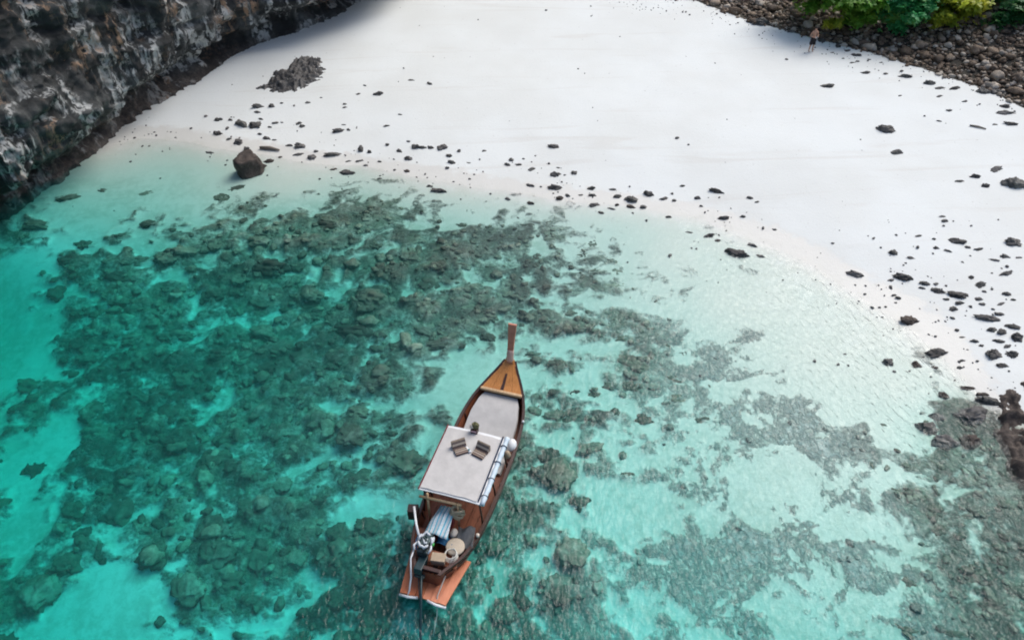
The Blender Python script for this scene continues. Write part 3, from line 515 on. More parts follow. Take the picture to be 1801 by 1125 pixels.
# ---------------------------------------------------------------- cliff
cb = np.array(CLIFF_BASE, float)
seg = np.r_[0, np.cumsum(np.hypot(*np.diff(cb, axis=0).T))]
u = np.concatenate([np.arange(0, seg[3], 1.5), np.arange(seg[3], seg[-3], .11), np.arange(seg[-3], seg[-1]+.01, 1.0)])
ux = np.interp(u, seg, cb[:, 0]); uy = np.interp(u, seg, cb[:, 1])
def smooth(a, s, w):
    g = np.linspace(s[0], s[-1], 1200); v = np.interp(g, s, a); k = np.hanning(w); k /= k.sum()
    return np.interp(s, g, np.convolve(np.pad(v, w//2, mode='edge'), k, 'valid')[:len(g)])
sx, sy = smooth(ux, u, 61), smooth(uy, u, 61)
tx, ty = np.gradient(sx, u), np.gradient(sy, u); ln = np.hypot(tx, ty); nx_, ny_ = ty/ln, -tx/ln
hv = np.concatenate([np.arange(-3.5, -.6, .3), np.arange(-.6, 10.5, .105), np.arange(10.5, 30, 1.3)])
U, H = np.meshgrid(u, hv); bx, by = np.meshgrid(sx, hv)[0], np.meshgrid(sy, hv)[0]; NX, NY = np.meshgrid(nx_, hv)[0], np.meshgrid(ny_, hv)[0]
zb = np.meshgrid(gz(sx, sy), hv)[0]
big = fbm(U*.16, H*.30, 0.0, 3, 51)-.5
colm = ridged(U*.30, H*.10, 2.0, 4, 52)
strata_c = H*1.0 + .14*U + 1.3*(fbm(U*.25, H*.4, 1.0, 3, 53)-.5)
st = (strata_c*.62) % 1.0; strata = np.where(st < .8, st/.8, (1-st)/.2)
fine = ridged(U*1.5, H*1.9, 0.0, 4, 54); vfine = fbm(U*4.5, H*5.5, 3.0, 3, 55)
blk = np.floor(fbm(U*.45, H*.6, 4.0, 2, 56)*7)/7
off = -.75*np.exp(-((H-.9)/.75)**2)*sstep(-.3, .4, H) + 1.3*sstep(1.0, 3.4, H) + .10*np.clip(H-3, 0, 30)*-.6
end = sstep(seg[-6], seg[-4], U)
off = off + end*2.6*sstep(.8, 3.2, H)
amp = sstep(-.2, 1.5, H)
off = off + amp*(3.0*big + 1.5*(colm-.5) + .38*(strata-.5) + .42*(fine-.5) + 1.3*(blk-.5)) + (.7+.3*amp)*.20*(vfine-.5) + (1-amp)*.75*(fine-.5)*sstep(-.5, .2, H)
off = off*sstep(-3.4, -.6, H) + .25*sstep(.4, -.2, H)*(fbm(U*1.1, H, 0.0, 3, 57)-.3)
VX = bx + NX*off; VY = by + NY*off; VZ = zb + H + amp*.30*(fbm(U*1.3, H*1.3, 7.0, 3, 58)-.5)
# roof and back of the headland, so that it is a solid mass
rows = [np.stack([VX, VY, VZ], -1)]
for d, h in ((2, 31.5), (6, 34), (14, 36), (40, 38), (120, 36), (125, -4)):
    rows.append(np.stack([sx-nx_*d*1.0, sy-ny_*d*.5, np.full_like(sx, h)+(3*fbm(u*.2, u*0+d, 0.0, 3, 59) if h > 0 else 0)], -1)[None])
CV = np.concatenate(rows, 0)
cliff = obj('cliff', mesh_from('cliff', CV.reshape(-1, 3), grid_faces(len(u), CV.shape[0])), M_CLIFF)
tag(cliff, 'dark overhanging limestone cliff with pale flowstone streaks at the beach edge', 'cliff', kind='structure')

# ---------------------------------------------------------------- rock shapes
def ico(sub):
    bm = bmesh.new(); bmesh.ops.create_icosphere(bm, subdivisions=sub, radius=.5)
    v = np.array([q.co[:] for q in bm.verts]); bm.verts.ensure_lookup_table(); f = np.array([[q.index for q in p.verts] for p in bm.faces]); bm.free()
    return v, f
ICO = {k: ico(k) for k in (1, 2, 3, 4)}
def rock_verts(sub, seed, cuts=5, rough=.35, lumpy=0.0):
    v, f = ICO[sub]; rng = np.random.RandomState(seed); v = v.copy()
    for k in range(cuts):                                    # flat faces chopped off the ball
        n = rng.normal(size=3); n[2] = abs(n[2])*.8; n /= np.linalg.norm(n); d = rng.uniform(.24, .40)
        s = v@n-d; v = v-np.clip(s, 0, None)[:, None]*n*.92
    s = seed*7.31
    r = (fbm(v[:, 0]*3+s, v[:, 1]*3, v[:, 2]*3, 4, seed)-.5)*rough + (ridged(v[:, 0]*5+s, v[:, 1]*5, v[:, 2]*5, 3, seed+5)-.5)*rough*.45
    if lumpy:
        r = r + (1-np.abs(2*vnoise(v[:, 0]*4.5+s, v[:, 1]*4.5, v[:, 2]*4.5, seed+9)-1))*lumpy - lumpy*.4
    return v*(1+2*r)[:, None], f
def norm_box(v):
    lo, hi = v.min(0), v.max(0); return (v-(lo+hi)/2)/(hi-lo)
ROCK_MESH = {}
def rock_mesh(kind, i):
    if (kind, i) not in ROCK_MESH:
        v, f = rock_verts(*((4, 100+i, 8, .60) if kind == 'rock' else (4, 300+i, 1, .42, .30)))
        ROCK_MESH[kind, i] = mesh_from('%s_shape' % kind, norm_box(v), f, True)
    return ROCK_MESH[kind, i]
def mat_copy(me, m):
    key = (me.name, m.name)
    if key not in ROCK_MESH:
        c_ = me.copy(); c_.materials.clear(); c_.materials.append(m); ROCK_MESH[key] = c_
    return ROCK_MESH[key]
rng = np.random.RandomState(5)

# zones used to say which rock is meant
ROCK_ZONES = [((-27, -16.6, 30, 60), 'on pale sand near the foot of the cliff'), ((-16.6, -10, 43, 60), 'on white sand by the jagged outcrop'),
    ((-16.6, -11.5, 40.6, 43), 'in the stones between outcrop and square boulder'), ((-16.6, -14.2, 38.2, 40.6), 'just behind the square boulder'), ((-14.2, -11.5, 38.2, 40.6), 'behind and right of the square boulder'), ((-16.6, -11.5, 30, 38.2), 'in shallows beside the square boulder'),
    ((-11.5, -7.5, 38.4, 60), 'on open sand right of the outcrop'), ((-11.5, -7.5, 30, 38.4), 'on wet sand right of the square boulder'),
    ((-7.5, -2, 38.2, 60), 'in the dark stone row mid-beach'), ((-7.5, -2, 30, 38.2), 'in shallows above the broad reef'),
    ((-2, 3.2, 35.8, 60), 'on white sand mid-beach'), ((-2, 3.2, 33.2, 35.8), 'at the waterline straight beyond the boat'),
    ((-2, 3.2, 26, 33.2), 'at the upper right corner of the reef'), ((3.2, 7.5, 33, 60), 'at the waterline right of mid-beach'),
    ((3.2, 9.0, 26, 33), 'in shallows between reef and black rock'), ((7.5, 14, 32.5, 60), 'on dry sand right of mid-beach'),
    ((9.0, 15, 24, 32.5), 'on wet sand round the black rock'), ((14, 19, 29, 37), 'at the left end of the stone scatter'),
    ((12, 18.2, 20, 29), 'close to the waterline at the right'), ((18.2, 19.9, 24.6, 29.5), 'in the left half of the right-hand stone scatter'), ((19.9, 24, 24.6, 29.5), 'in the right half of the right-hand stone scatter'),
    ((18, 21.5, 29.5, 36), 'on dry sand above the right-hand stone scatter'), ((21.5, 26, 29.5, 36), 'on dry sand by the right frame edge'), ((16, 19.7, 20.4, 24.6), 'on sand left of the dark ledge'), ((19.7, 26, 20.4, 24.6), 'piled just above the dark ledge'), ((10, 26, 8, 20.4), 'in shallows beside the dark ledge'),
    ((14, 24, 36, 48), 'on open sand below the standing person'), ((24, 27.5, 34, 44.5), 'on open sand below the shingle bank'), ((27.5, 34, 34, 44.5), 'at the far right below the shingle bank'),
    ((14, 24, 48, 62), 'on sand near the standing person'), ((22, 40, 40, 60), 'at the lower edge of the shingle bank')]
CORAL_ZONES = [((-40, -15, 28, 50), 'in turquoise shallows below the cliff'), ((-15, -6, 29, 50), 'at the reef edge below the square boulder'),
    ((-6, 2, 27, 50), 'in the upper middle of the broad reef'), ((2, 8, 25, 50), 'in pale shallows right of the reef'),
    ((8, 20, 24, 50), 'in pale shallows near the black rock'), ((-40, -12, 21.5, 29), 'at the reef edge by the turquoise channel'), ((-15, -9, 21.5, 29), 'in the left heart of the reef'), ((-9, -6, 21.5, 29), 'in the right heart of the reef'),
    ((-6, -1.5, 19, 27), 'just left of the boat bow'), ((-1.5, 3, 19, 27), 'beyond the boat bow'),
    ((3, 7.5, 18, 25), 'well right of the boat bow'), ((7.5, 13, 17, 25), 'in thin reef at the middle right'),
    ((-40, -13, 5, 21.5), 'in the deep far left'), ((-13, -9, 15, 21.5), 'in deep reef at the lower left'), ((-13, -9, 5, 15), 'in the lower left corner'), ((-9, -6, 5, 21.5), 'well left of the boat'), ((-6, -2.4, 13, 19), 'close to the left of the boat'), ((-6, 0, 5, 13), 'astern of the boat'),
    ((-1.5, 4, 5, 19), 'close to the right of the boat'), ((4, 9, 5, 18), 'in rippled shallows right of the boat'), ((9, 13.2, 5, 18), 'in rippled shallows at the lower right'),
    ((13.2, 30, 5, 14.5), 'in green shallows in the right corner'), ((13, 30, 14.5, 25), 'in shallows beside the dark ledge')]
def zone_of(zs, x, y):
    for (a, b_, c_, d), nm in zs:
        if a <= x < b_ and c_ <= y < d: return nm
    return min(zs, key=lambda q: abs((q[0][0]+q[0][1])/2-x)+abs((q[0][2]+q[0][3])/2-y))[1]
def label_group(items, zs, small, cat):
    """items: (object, x, y, size, noun). The ones that stand out get a label of their own, the like ones share one"""
    by = {}
    for it in items: by.setdefault((zone_of(zs, it[1], it[2]), it[4]), []).append(it)
    for (z, noun), L in by.items():
        g = '%ss %s' % (noun, z)
        left = sorted(L, key=lambda q: -q[3])
        def take(q, word): tag(q[0], ' '.join((word+' '+noun+' '+z).split()), cat, g)
        if len(left) == 1: take(left[0], 'single'); continue
        take(left.pop(0), 'largest')
        for word in ('second largest', 'third largest', 'fourth largest'):
            if len(left) > 3: take(left.pop(0), word)
        for word, key in (('leftmost smaller', lambda q: q[1]), ('rightmost smaller', lambda q: -q[1]), ('farthest smaller', lambda q: -q[2]), ('nearest smaller', lambda q: q[2]), ('second leftmost smaller', lambda q: q[1]), ('second rightmost smaller', lambda q: -q[1])):
            if len(left) > 1:
                q = min(left, key=key); left.remove(q); take(q, word)
        if len(left) == 1: take(left[0], 'other smaller')
        else:
            for q in left: take(q, small)
items = []
for i, (x, y, w_, d, h) in enumerate(ROCKS):
    z = gz1(x, y); k = int(rng.randint(0, 14))
    m = M_ROCK
    q = rng.rand()
    if y > 35 and x > 12 and q < .5 or (.0 < q < .22): m = M_ROCK_GREY
    elif z < .05 and q > .55: m = M_ROCK_BROWN
    o = link(bpy.data.objects.new('beach_rock', mat_copy(rock_mesh('rock', k), m)))
    sw = 1.03
    o.scale = (w_*sw, d*sw, h*1.3); o.rotation_euler = (rng.uniform(-.2, .2), rng.uniform(-.2, .2), rng.uniform(-.35, .35)+(math.pi if rng.rand() < .5 else 0))
    o.location = (x, y, z+h*.10)
    items.append((o, x, y, w_*d, {M_ROCK: 'black rock', M_ROCK_GREY: 'grey rock', M_ROCK_BROWN: 'brown rock'}[m]))
label_group(items, ROCK_ZONES, 'small', 'rock')
items = []
CORALS_ALL = list(CORALS)
tries = 0
while len(CORALS_ALL) < 235 and tries < 60000:                # the rest of the larger heads that make up the reef
    tries += 1
    x = rng.uniform(-20, 18); y = 9+rng.rand()**1.2*25
    if abs(x)/.74 > y*.743+14.4 or y > 33: continue
    dn = float(reef_mask(np.array([x]), np.array([y]))[0])
    if PALE(np.array([x]), np.array([y]))[0] > .3 or rng.rand() > dn*.9+.02 or base_height(np.array([x]), np.array([y]))[0] > -.45: continue
    w_ = rng.uniform(.5, 1.25)
    if any(math.hypot(x-c_[0], y-c_[1]) < .45*(w_+c_[2]) for c_ in CORALS_ALL): continue
    CORALS_ALL.append((x, y, w_, w_*rng.uniform(.7, 1.1), w_*rng.uniform(.3, .5)))
for i, (x, y, w_, d, h) in enumerate(CORALS_ALL):
    bz = float(base_height(np.array([x]), np.array([y]))[0]); z = gz1(x, y)-.05
    h = min(h, max(.08, -bz*.8))*(1-.55*float(PALE(np.array([x]), np.array([y]))[0])); k = int(rng.randint(0, 12))
    o = link(bpy.data.objects.new('coral_head', mat_copy(rock_mesh('coral', k), M_CORAL_DARK if (w_ > 1.35 and i < len(CORALS) and y > 18 and x < 3) else M_CORAL_BROWN if rng.rand() < .35 else M_CORAL)))
    o.scale = (w_*1.2, d*1.2, h*1.2); o.rotation_euler = (0, 0, rng.uniform(-.5, .5)); o.location = (x, y, min(z-h*.08, -h*.75-.03))
    items.append((o, x, y, w_*d, {M_CORAL_BROWN: 'brown coral head', M_CORAL_DARK: 'big dark coral head'}.get(o.data.materials[0], 'green coral head')))
label_group(items, CORAL_ZONES, 'small round', 'coral')

# big square boulder standing in the shallows
bmx, bmy, bmw, bmd, bmh = BOULDER
v, f = ICO[4]; v = v.copy()
for n, d in (((1, .25, .1), .30), ((-1, .1, .1), .31), ((.1, -1, .35), .30), ((.1, 1, .1), .32), ((.15, -.2, 1), .30), ((.75, -.7, .1), .36), ((-.7, -.7, .3), .37), ((-.6, .6, .6), .38)):
    n = np.array(n, float); n /= np.linalg.norm(n); v = v-np.clip(v@n-d, 0, None)[:, None]*n*.95
v = v*(1+.5*(fbm(v[:, 0]*3.2, v[:, 1]*3.2, v[:, 2]*3.2, 4, 77)-.5)+.22*(ridged(v[:, 0]*6, v[:, 1]*6, v[:, 2]*6, 3, 78)-.5))[:, None]
o = obj('square_boulder', mesh_from('square_boulder', norm_box(v), f), M_ROCK_BROWN)
o.scale = (1.7, 1.4, 1.55); o.rotation_euler = (.16, -.22, R(32)); o.location = (bmx, bmy+.1, gz1(bmx, bmy)+.42)
tag(o, 'big dark square boulder standing in the shallows, tallest of the loose rocks', 'rock')

# jagged outcrop half buried in the sand
poly = np.array(OUTCROP); lo, hi = poly.min(0)-.5, poly.max(0)+.5
gx2 = np.arange(lo[0], hi[0], .065); gy2 = np.arange(lo[1], hi[1], .065); X2, Y2 = np.meshgrid(gx2, gy2)
def poly_dist(px, py, poly):
    """signed distance, inside positive"""
    ins = np.zeros(px.shape, bool); dm = np.full(px.shape, 1e9)
    for (x0, y0), (x1, y1) in zip(poly, np.roll(poly, -1, 0)):
        c_ = ((y0 > py) != (y1 > py)) & (px < (x1-x0)*(py-y0)/(y1-y0+1e-12)+x0); ins ^= c_
        tt = np.clip(((px-x0)*(x1-x0)+(py-y0)*(y1-y0))/((x1-x0)**2+(y1-y0)**2), 0, 1)
        dm = np.minimum(dm, np.hypot(px-x0-tt*(x1-x0), py-y0-tt*(y1-y0)))
    return np.where(ins, dm, -dm)
sd = poly_dist(X2, Y2, poly)
rg = ridged(X2*1.1, Y2*1.1, 0.0, 4, 61); r2_ = ridged(X2*3.0, Y2*3.0, 0.0, 3, 62); thin = sstep(-15.2, -12.4, X2)
hz = sstep(-.35, .7, sd)*(.30-.14*thin)*(.45+.9*(rg-.35)) + (.46*(r2_-.5))*sstep(-.3, .3, sd) - .08 - .08*thin + .16*sstep(.0, .9, sd)
hz = np.where(sd < -.3, -.5, hz)
o = obj('rock_outcrop', mesh_from('rock_outcrop', np.stack([X2, Y2, gz(X2.ravel(), Y2.ravel()).reshape(X2.shape)+hz], -1).reshape(-1, 3), grid_faces(len(gx2), len(gy2))), M_ROCK)
tag(o, 'jagged dark rock outcrop half buried in the white sand near the cliff', 'rock outcrop')

# ledge at the right, dry on top and wet at its foot
poly = np.array(LEDGE+[(19.4, 13.6), (24, 11.5), (31, 14), (33, 24), (27, 26.5), (23.5, 23.2)])
gx2 = np.arange(17.0, 30, .075); gy2 = np.arange(11, 27, .075); X2, Y2 = np.meshgrid(gx2, gy2)
sd = poly_dist(X2, Y2, poly) + .5*(fbm(X2*1.2, Y2*1.2, 0.0, 3, 65)-.5)
hz = sstep(-.1, .6, sd)*(.34+.6*(ridged(X2*.9, Y2*.9, 0.0, 4, 66)-.4)+.35*(np.floor(fbm(X2*1.1, Y2*1.4, 3.0, 2, 68)*8)/8-.5)) + .34*(ridged(X2*2.6, Y2*2.6, 0.0, 4, 67)-.5)*sstep(-.2, .3, sd) - .24 + .05*np.clip(sd, 0, 9)
hz = np.where(sd < -.3, -.7, hz)
o = obj('rock_ledge', mesh_from('rock_ledge', np.stack([X2, Y2, np.maximum(gz(X2.ravel(), Y2.ravel()).reshape(X2.shape), -.25)+hz], -1).reshape(-1, 3), grid_faces(len(gx2), len(gy2))), M_ROCK_BROWN)
tag(o, 'dark brown rock ledge running into the water at the right edge', 'rock ledge')

# ---------------------------------------------------------------- reef rubble, shingle: nobody could count these
def lumps(name, pts, sizes, flat, sub, m, seed, nvar=24, sink=.2, lumpy=.12, cuts=1):
    r = np.random.RandomState(seed); var = [norm_box(rock_verts(sub, seed+k, cuts, .34, lumpy)[0]) for k in range(nvar)]; f = ICO[sub][1]
    V, F_, T_ = [], [], []; n0 = 0
    for (x, y, z), s, fl in zip(pts, sizes, flat):
        v = var[r.randint(nvar)]; a = r.uniform(0, 6.283); ca, sa = math.cos(a), math.sin(a); e = r.uniform(.7, 1.3)
        vx = v[:, 0]*s*e; vy = v[:, 1]*s/e
        V.append(np.stack([x+ca*vx-sa*vy, y+sa*vx+ca*vy, z+v[:, 2]*s*fl+(.5-sink)*s*fl], 1)); F_.append(f+n0); n0 += len(v); T_.append(np.full(len(v), r.rand(), np.float32))
    me = mesh_from(name, np.concatenate(V), np.concatenate(F_)); a = me.attributes.new('tone', 'FLOAT', 'POINT'); a.data.foreach_set('value', np.concatenate(T_))
    vv = np.concatenate(V); a = me.attributes.new('pale', 'FLOAT', 'POINT'); a.data.foreach_set('value', PALE(vv[:, 0], vv[:, 1]).astype(np.float32))
    return obj(name, me, m)
rng = np.random.RandomState(11)
def sample(n, xr, yr, accept, batch=6000):
    out = []
    while len(out) < n:
        x = rng.uniform(*xr, batch); y = rng.uniform(*yr, batch); k = rng.rand(batch) < accept(x, y)
        out += list(zip(x[k], y[k]))
    return np.array(out[:n])
def in_view(x, y, pad=2.0): return np.abs(x) < (y*.743+14.4)*.70+pad
pt = sample(1900, (-26, 20), (7, 36), lambda x, y: in_view(x, y)*np.clip(reef_mask(x, y), 0, 1)**1.6*(1-.85*PALE(x, y))*(base_height(x, y) < -.15)*np.clip(1.25-(y-8)/45, .3, 1))
bz = base_height(pt[:, 0], pt[:, 1]); sz = np.clip(rng.lognormal(-1.5, .5, len(pt)), .09, .75); sz = np.minimum(sz, np.maximum(.12, -bz*1.3)); fl = rng.uniform(.28, .6, len(pt))
z = np.minimum(gz(pt[:, 0], pt[:, 1]), -.02-sz*fl*.8)
reef = lumps('reef_rubble', list(zip(pt[:, 0], pt[:, 1], z)), sz, fl, 3, M_RUBBLE, 500, lumpy=.34, sink=.42)
tag(reef, 'lumpy dark green coral rubble covering the shallow sea bed', 'coral reef', kind='stuff')
# loose pebbles and broken coral on the sand, thicker along the strand line and under the bank
def peb(x, y):
    h = base_height(x, y); bk = BANK(x, y)
    return np.clip(.8*np.exp(-((h-.10)/.16)**2)*(fbm(x*.35, y*.35, 0.0, 3, 71) > .50) + .9*np.exp(-((bk+1.0)/2.2)**2)*(x > 6) + .018 + .7*np.exp(-((x-20)/3.5)**2-((y-27)/3.0)**2), 0, 1)*(h > -.5)*(bk < 1)*(in_view(x, y))*(x > np.interp(y, cb[:, 1], cb[:, 0])+.6)
pt = sample(620, (-28, 36), (16, 60), peb)
sz = np.clip(rng.lognormal(-2.6, .45, len(pt)), .04, .22)
o = lumps('scattered_pebbles', list(zip(pt[:, 0], pt[:, 1], gz(pt[:, 0], pt[:, 1]))), sz, rng.uniform(.35, .7, len(pt)), 2, M_ROCK, 540, cuts=3)
tag(o, 'scattered small dark pebbles and coral bits on the white sand', 'pebbles', kind='stuff')
pt = sample(7800, (12, 46), (33, 62), lambda x, y: ((BANK(x, y) > -.2) & (BANK(x, y) < 15))*np.clip(.12+.9*sstep(-.2, 1.2, BANK(x, y)), 0, 1)*in_view(x, y)*1.0)
sz = np.clip(rng.lognormal(-1.75, .55, len(pt)), .09, .9)
o = lumps('shingle_bank', list(zip(pt[:, 0], pt[:, 1], gz(pt[:, 0], pt[:, 1]))), sz, rng.uniform(.45, .8, len(pt)), 2, M_SHINGLE, 580, cuts=9, lumpy=.0, nvar=40)
tag(o, 'bank of grey and brown shingle stones below the trees', 'shingle', kind='stuff')

# driftwood
(x0, y0), (x1, y1) = STICK
o = obj('driftwood_stick', newtube([(x0, y0, gz1(x0, y0)+.05), ((x0+x1)/2, (y0+y1)/2+.03, gz1((x0+x1)/2, (y0+y1)/2)+.07), (x1, y1, gz1(x1, y1)+.04)], [.05, .055, .03]), M_DRIFT, smooth=True)
tag(o, 'thin bleached driftwood stick lying on the sand below the shingle', 'driftwood')
(x0, y0), (x1, y1) = DRIFT
o = obj('driftwood_log', newtube([(x0, y0, gz1(x0, y0)+.09), ((x0+x1)/2, (y0+y1)/2+.05, gz1((x0+x1)/2, (y0+y1)/2)+.12), (x1, y1, gz1(x1, y1)+.08)], [.09, .11, .05]), M_DRIFT, smooth=True)
tag(o, 'brown driftwood log lying behind the square boulder', 'driftwood')

# ---------------------------------------------------------------- trees over the shingle bank
def make_tree(name, label, base, crown_c, crown_r, leafm, n, seed, group='trees behind the shingle bank', leaf=.30):
    r = np.random.RandomState(seed); bx_, by_ = base; bz_ = gz1(bx_, by_)
    root = empty(name, (bx_, by_, bz_)); tag(root, label, 'tree', group)
    cc = np.array(crown_c)-np.array([bx_, by_, bz_]); cr = np.array(crown_r)
    bm = bmesh.new(); th = .10+.05*cr[2]
    fork = Vector(cc*np.array([.5, .5, .55])); tube(bm, [(0, 0, -.4), (fork.x*.3, fork.y*.2, fork.z*.5), fork], [th*1.3, th, th*.8], 9)
    ends = []
    for k in range(9):
        dv = r.normal(size=3); dv[2] = dv[2]*.6+.1; dv /= np.linalg.norm(dv); e = cc+dv*cr*r.uniform(.55, .9)
        mid = (np.array(fork)+e)/2+r.normal(size=3)*.25; tube(bm, [fork, Vector(mid), Vector(e)], [th*.6, th*.38, th*.12], 6); ends.append(e)
    obj('trunk', bm, M_BARK, root, smooth=True)
    # crown: rosettes of leaves at twig ends, gathered into boughs
    boughs = []
    for k in range(26):
        dv = r.normal(size=3); dv /= np.linalg.norm(dv); boughs.append(cc+dv*cr*r.uniform(.45, .95))
    V, F_ = [], []; n0 = 0
    lf = np.array([(0, 0, 0), (.35, .26, .05), (.75, .22, .02), (1, 0, -.10), (.75, -.22, .02), (.35, -.26, .05)])
    for k in range(n):
        c_ = boughs[r.randint(len(boughs))]+r.normal(size=3)*cr*np.array([.20, .20, .13])
        L = leaf*r.uniform(.7, 1.2); tilt = r.normal(size=2)*.35; m_ = r.randint(5, 8); ph = r.uniform(0, 6.28)
        for q in range(m_):
            a = ph+6.283*q/m_+r.normal()*.15; el = r.uniform(-.35, .45); ca, sa = math.cos(a), math.sin(a)
            p = lf*L; xx = p[:, 0]*math.cos(el); zz_ = p[:, 2]+p[:, 0]*math.sin(el)
            wx = ca*xx-sa*p[:, 1]; wy = sa*xx+ca*p[:, 1]
            V.append(np.stack([c_[0]+wx, c_[1]+wy, c_[2]+zz_+wx*tilt[0]+wy*tilt[1]], 1)); F_.append(np.array([[0, 1, 5, 5], [1, 2, 4, 5], [2, 3, 4, 4]])+n0); n0 += 6
    f = np.concatenate(F_); tri = np.concatenate([f[0::3, :3], f[1::3][:, [0, 1, 2]], f[1::3][:, [0, 2, 3]], f[2::3, :3]])
    obj('crown', mesh_from('crown', np.concatenate(V), tri, False), leafm, root)
    return root
make_tree('tree', 'mid green tree at the left end of the tree line, above the standing person', (21.3, 56.6), (21.4, 54.0, 4.3), (2.0, 1.9, 1.5), M_LEAF[0], 900, 1)
make_tree('tree', 'yellow tinged green tree between the leftmost tree and the emerald one', (24.3, 55.0), (24.3, 52.4, 3.9), (1.6, 1.7, 1.4), M_LEAF[0], 900, 2)
make_tree('tree', 'bright emerald green tree in the middle of the tree line', (27.2, 54.4), (27.1, 51.6, 3.9), (1.7, 1.7, 1.45), M_LEAF[1], 1100, 3)
make_tree('tree', 'yellow green tree hanging lowest over the shingle bank', (30.4, 54.0), (30.3, 51.4, 3.9), (1.9, 1.6, 1.4), M_LEAF[2], 1200, 4)
make_tree('tree', 'deep green tree at the far right corner of the tree line', (33.8, 53.0), (33.4, 50.6, 3.9), (1.9, 1.7, 1.5), M_LEAF[3], 1200, 5)
make_tree('tree', 'mid green tree in the top right corner beside the deep green tree', (37.0, 52.6), (36.4, 50.0, 4.1), (1.9, 1.8, 1.5), M_LEAF[0], 1000, 9)
make_tree('tree', 'second emerald tree rising behind the yellow green tree', (32.4, 56.5), (32.4, 54.2, 4.9), (2.4, 1.9, 1.9), M_LEAF[1], 900, 6)
make_tree('shrub', 'small yellow shrub low on the stones beside the standing person', (22.9, 53.0), (22.7, 52.2, 2.55), (.75, .5, .40), M_LEAF[2], 80, 8, 'shrubs on the shingle bank', .26)

# ---------------------------------------------------------------- the long-tail boat; x forward, y to port, z up from the waterline
BOAT = Matrix.Translation((-1.32, 15.57, 0)) @ Matrix.Rotation(R(90-16.5), 4, 'Z')
boat = empty('longtail_boat', BOAT.translation, R(90-16.5))
tag(boat, 'brown wooden longtail boat with flat canopy and tall prow floating over the reef', 'boat')
SX = [-4.40, -4.0, -3.6, -2.8, -1.8, -.6, .8, 1.6, 2.3, 2.9, 3.4, 3.8, 4.15, 4.42]
SB = [.34, .62, .86, 1.06, 1.15, 1.20, 1.22, 1.20, 1.14, 1.01, .80, .58, .35, .16]
SS = [1.00, .94, .88, .80, .74, .70, .70, .74, .81, .92, 1.06, 1.22, 1.42, 1.60]
SK = [.02, -.12, -.22, -.33, -.38, -.40, -.40, -.40, -.38, -.32, -.18, .05, .40, .85]
def hb(x): return float(np.interp(x, SX, SB))
def hs(x): return float(np.interp(x, SX, SS))
def hk(x): return float(np.interp(x, SX, SK))
xs = np.linspace(SX[0], SX[-1], 45)
sm = lambda a: np.convolve(np.pad(np.interp(xs, SX, a), 2, mode='edge'), [.1, .2, .4, .2, .1], 'valid')
bB, bS, bK = sm(SB), sm(SS), sm(SK)
prof = [(0, 0), (.40, .04), (.64, .16), (.80, .34), (.90, .56), (.96, .78), (1.0, 1.0)]
def ring(x, B, S, K, inset=0.0):
    half = [(max(.005, B*py-inset*(py > 0)), K+(S-K)*pz) for py, pz in prof]
    return [(x, -y, z) for y, z in half[::-1]]+[(x, y, z) for y, z in half[1:]]
bm = loft([ring(x, B, S, K) for x, B, S, K in zip(xs, bB, bS, bK)], closed=False, caps=False)
# stern transom and bow stem
bm.verts.ensure_lookup_table(); nr = len(prof)*2-1
bm.faces.new([bm.verts[i] for i in range(nr)]); bm.faces.new([bm.verts[(len(xs)-1)*nr+i] for i in range(nr)][::-1])
hull = obj('hull', bm, M_HULL, boat, smooth=True)
# inner planking on each side: real boards running fore and aft
for s in (-1, 1):
    for k in range(3):
        f0, f1 = .62+.125*k, .735+.125*k
        rings = []
        for x, B, S, K in zip(xs[2:-4], bB[2:-4], bS[2:-4], bK[2:-4]):
            def pt_(f, ins): return (x, s*max(.02, B*float(np.interp(f, [q[1] for q in prof], [q[0] for q in prof]))-ins), K+(S-K)*f)
            rings.append([pt_(f0, .015), pt_(f1, .015), pt_(f1, .05), pt_(f0, .05)])
        obj('inner_plank', loft(rings), M_INNER, boat)
    rings = []
    for x, B, S in zip(xs, bB, bS):
        o_, i_ = s*(B+.035), s*max(.0, B-.07)
        rings.append([(x, o_, S-.03), (x, o_, S+.05), (x, i_, S+.05), (x, i_, S-.03)])
    obj('gunwale', loft(rings), M_RAIL, boat)
    rings = []
    for x, B, S in zip(xs[1:-3], bB[1:-3], bS[1:-3]):
        rings.append([(x, s*(B*.985+.03), S-.25), (x, s*(B*.985+.03), S-.19), (x, s*(B*.96), S-.19), (x, s*(B*.96), S-.25)])
    obj('rubbing_strake', loft(rings), M_RAIL, boat)
def deck_strip(x0, x1, y0, y1, z, th, n=12, frac=False, zf=None):
    """a board between lateral limits (fractions of the local half beam if frac)"""
    rings = []
    for x in np.linspace(x0, x1, n):
        B = hb(x); a, b_ = (y0*B, y1*B) if frac else (max(-B+.1, min(B-.1, y0)), max(-B+.1, min(B-.1, y1)))
        zz_ = z if zf is None else zf(x)
        rings.append([(x, a, zz_-th), (x, b_, zz_-th), (x, b_, zz_), (x, a, zz_)])
    return loft(rings)
for k in range(7):
    a = -.91+.26*k
    obj('deck_plank', deck_strip(-4.1, 3.25, a+.006, a+.254, .34, .04, 24, True), M_INNER, boat)
# cream mat over the fore deck
rings = []
for x in np.linspace(.05, 3.19, 22):
    B = min(hb(x)-.22, .95); q = .44*float(sstep(.9, 3.1, x)); rings.append([(x, -B, .36+q), (x, B, .36+q), (x, B-.03, .47+q), (x, -B+.03, .47+q)])
obj('deck_mat', loft(rings), M_MAT, boat)
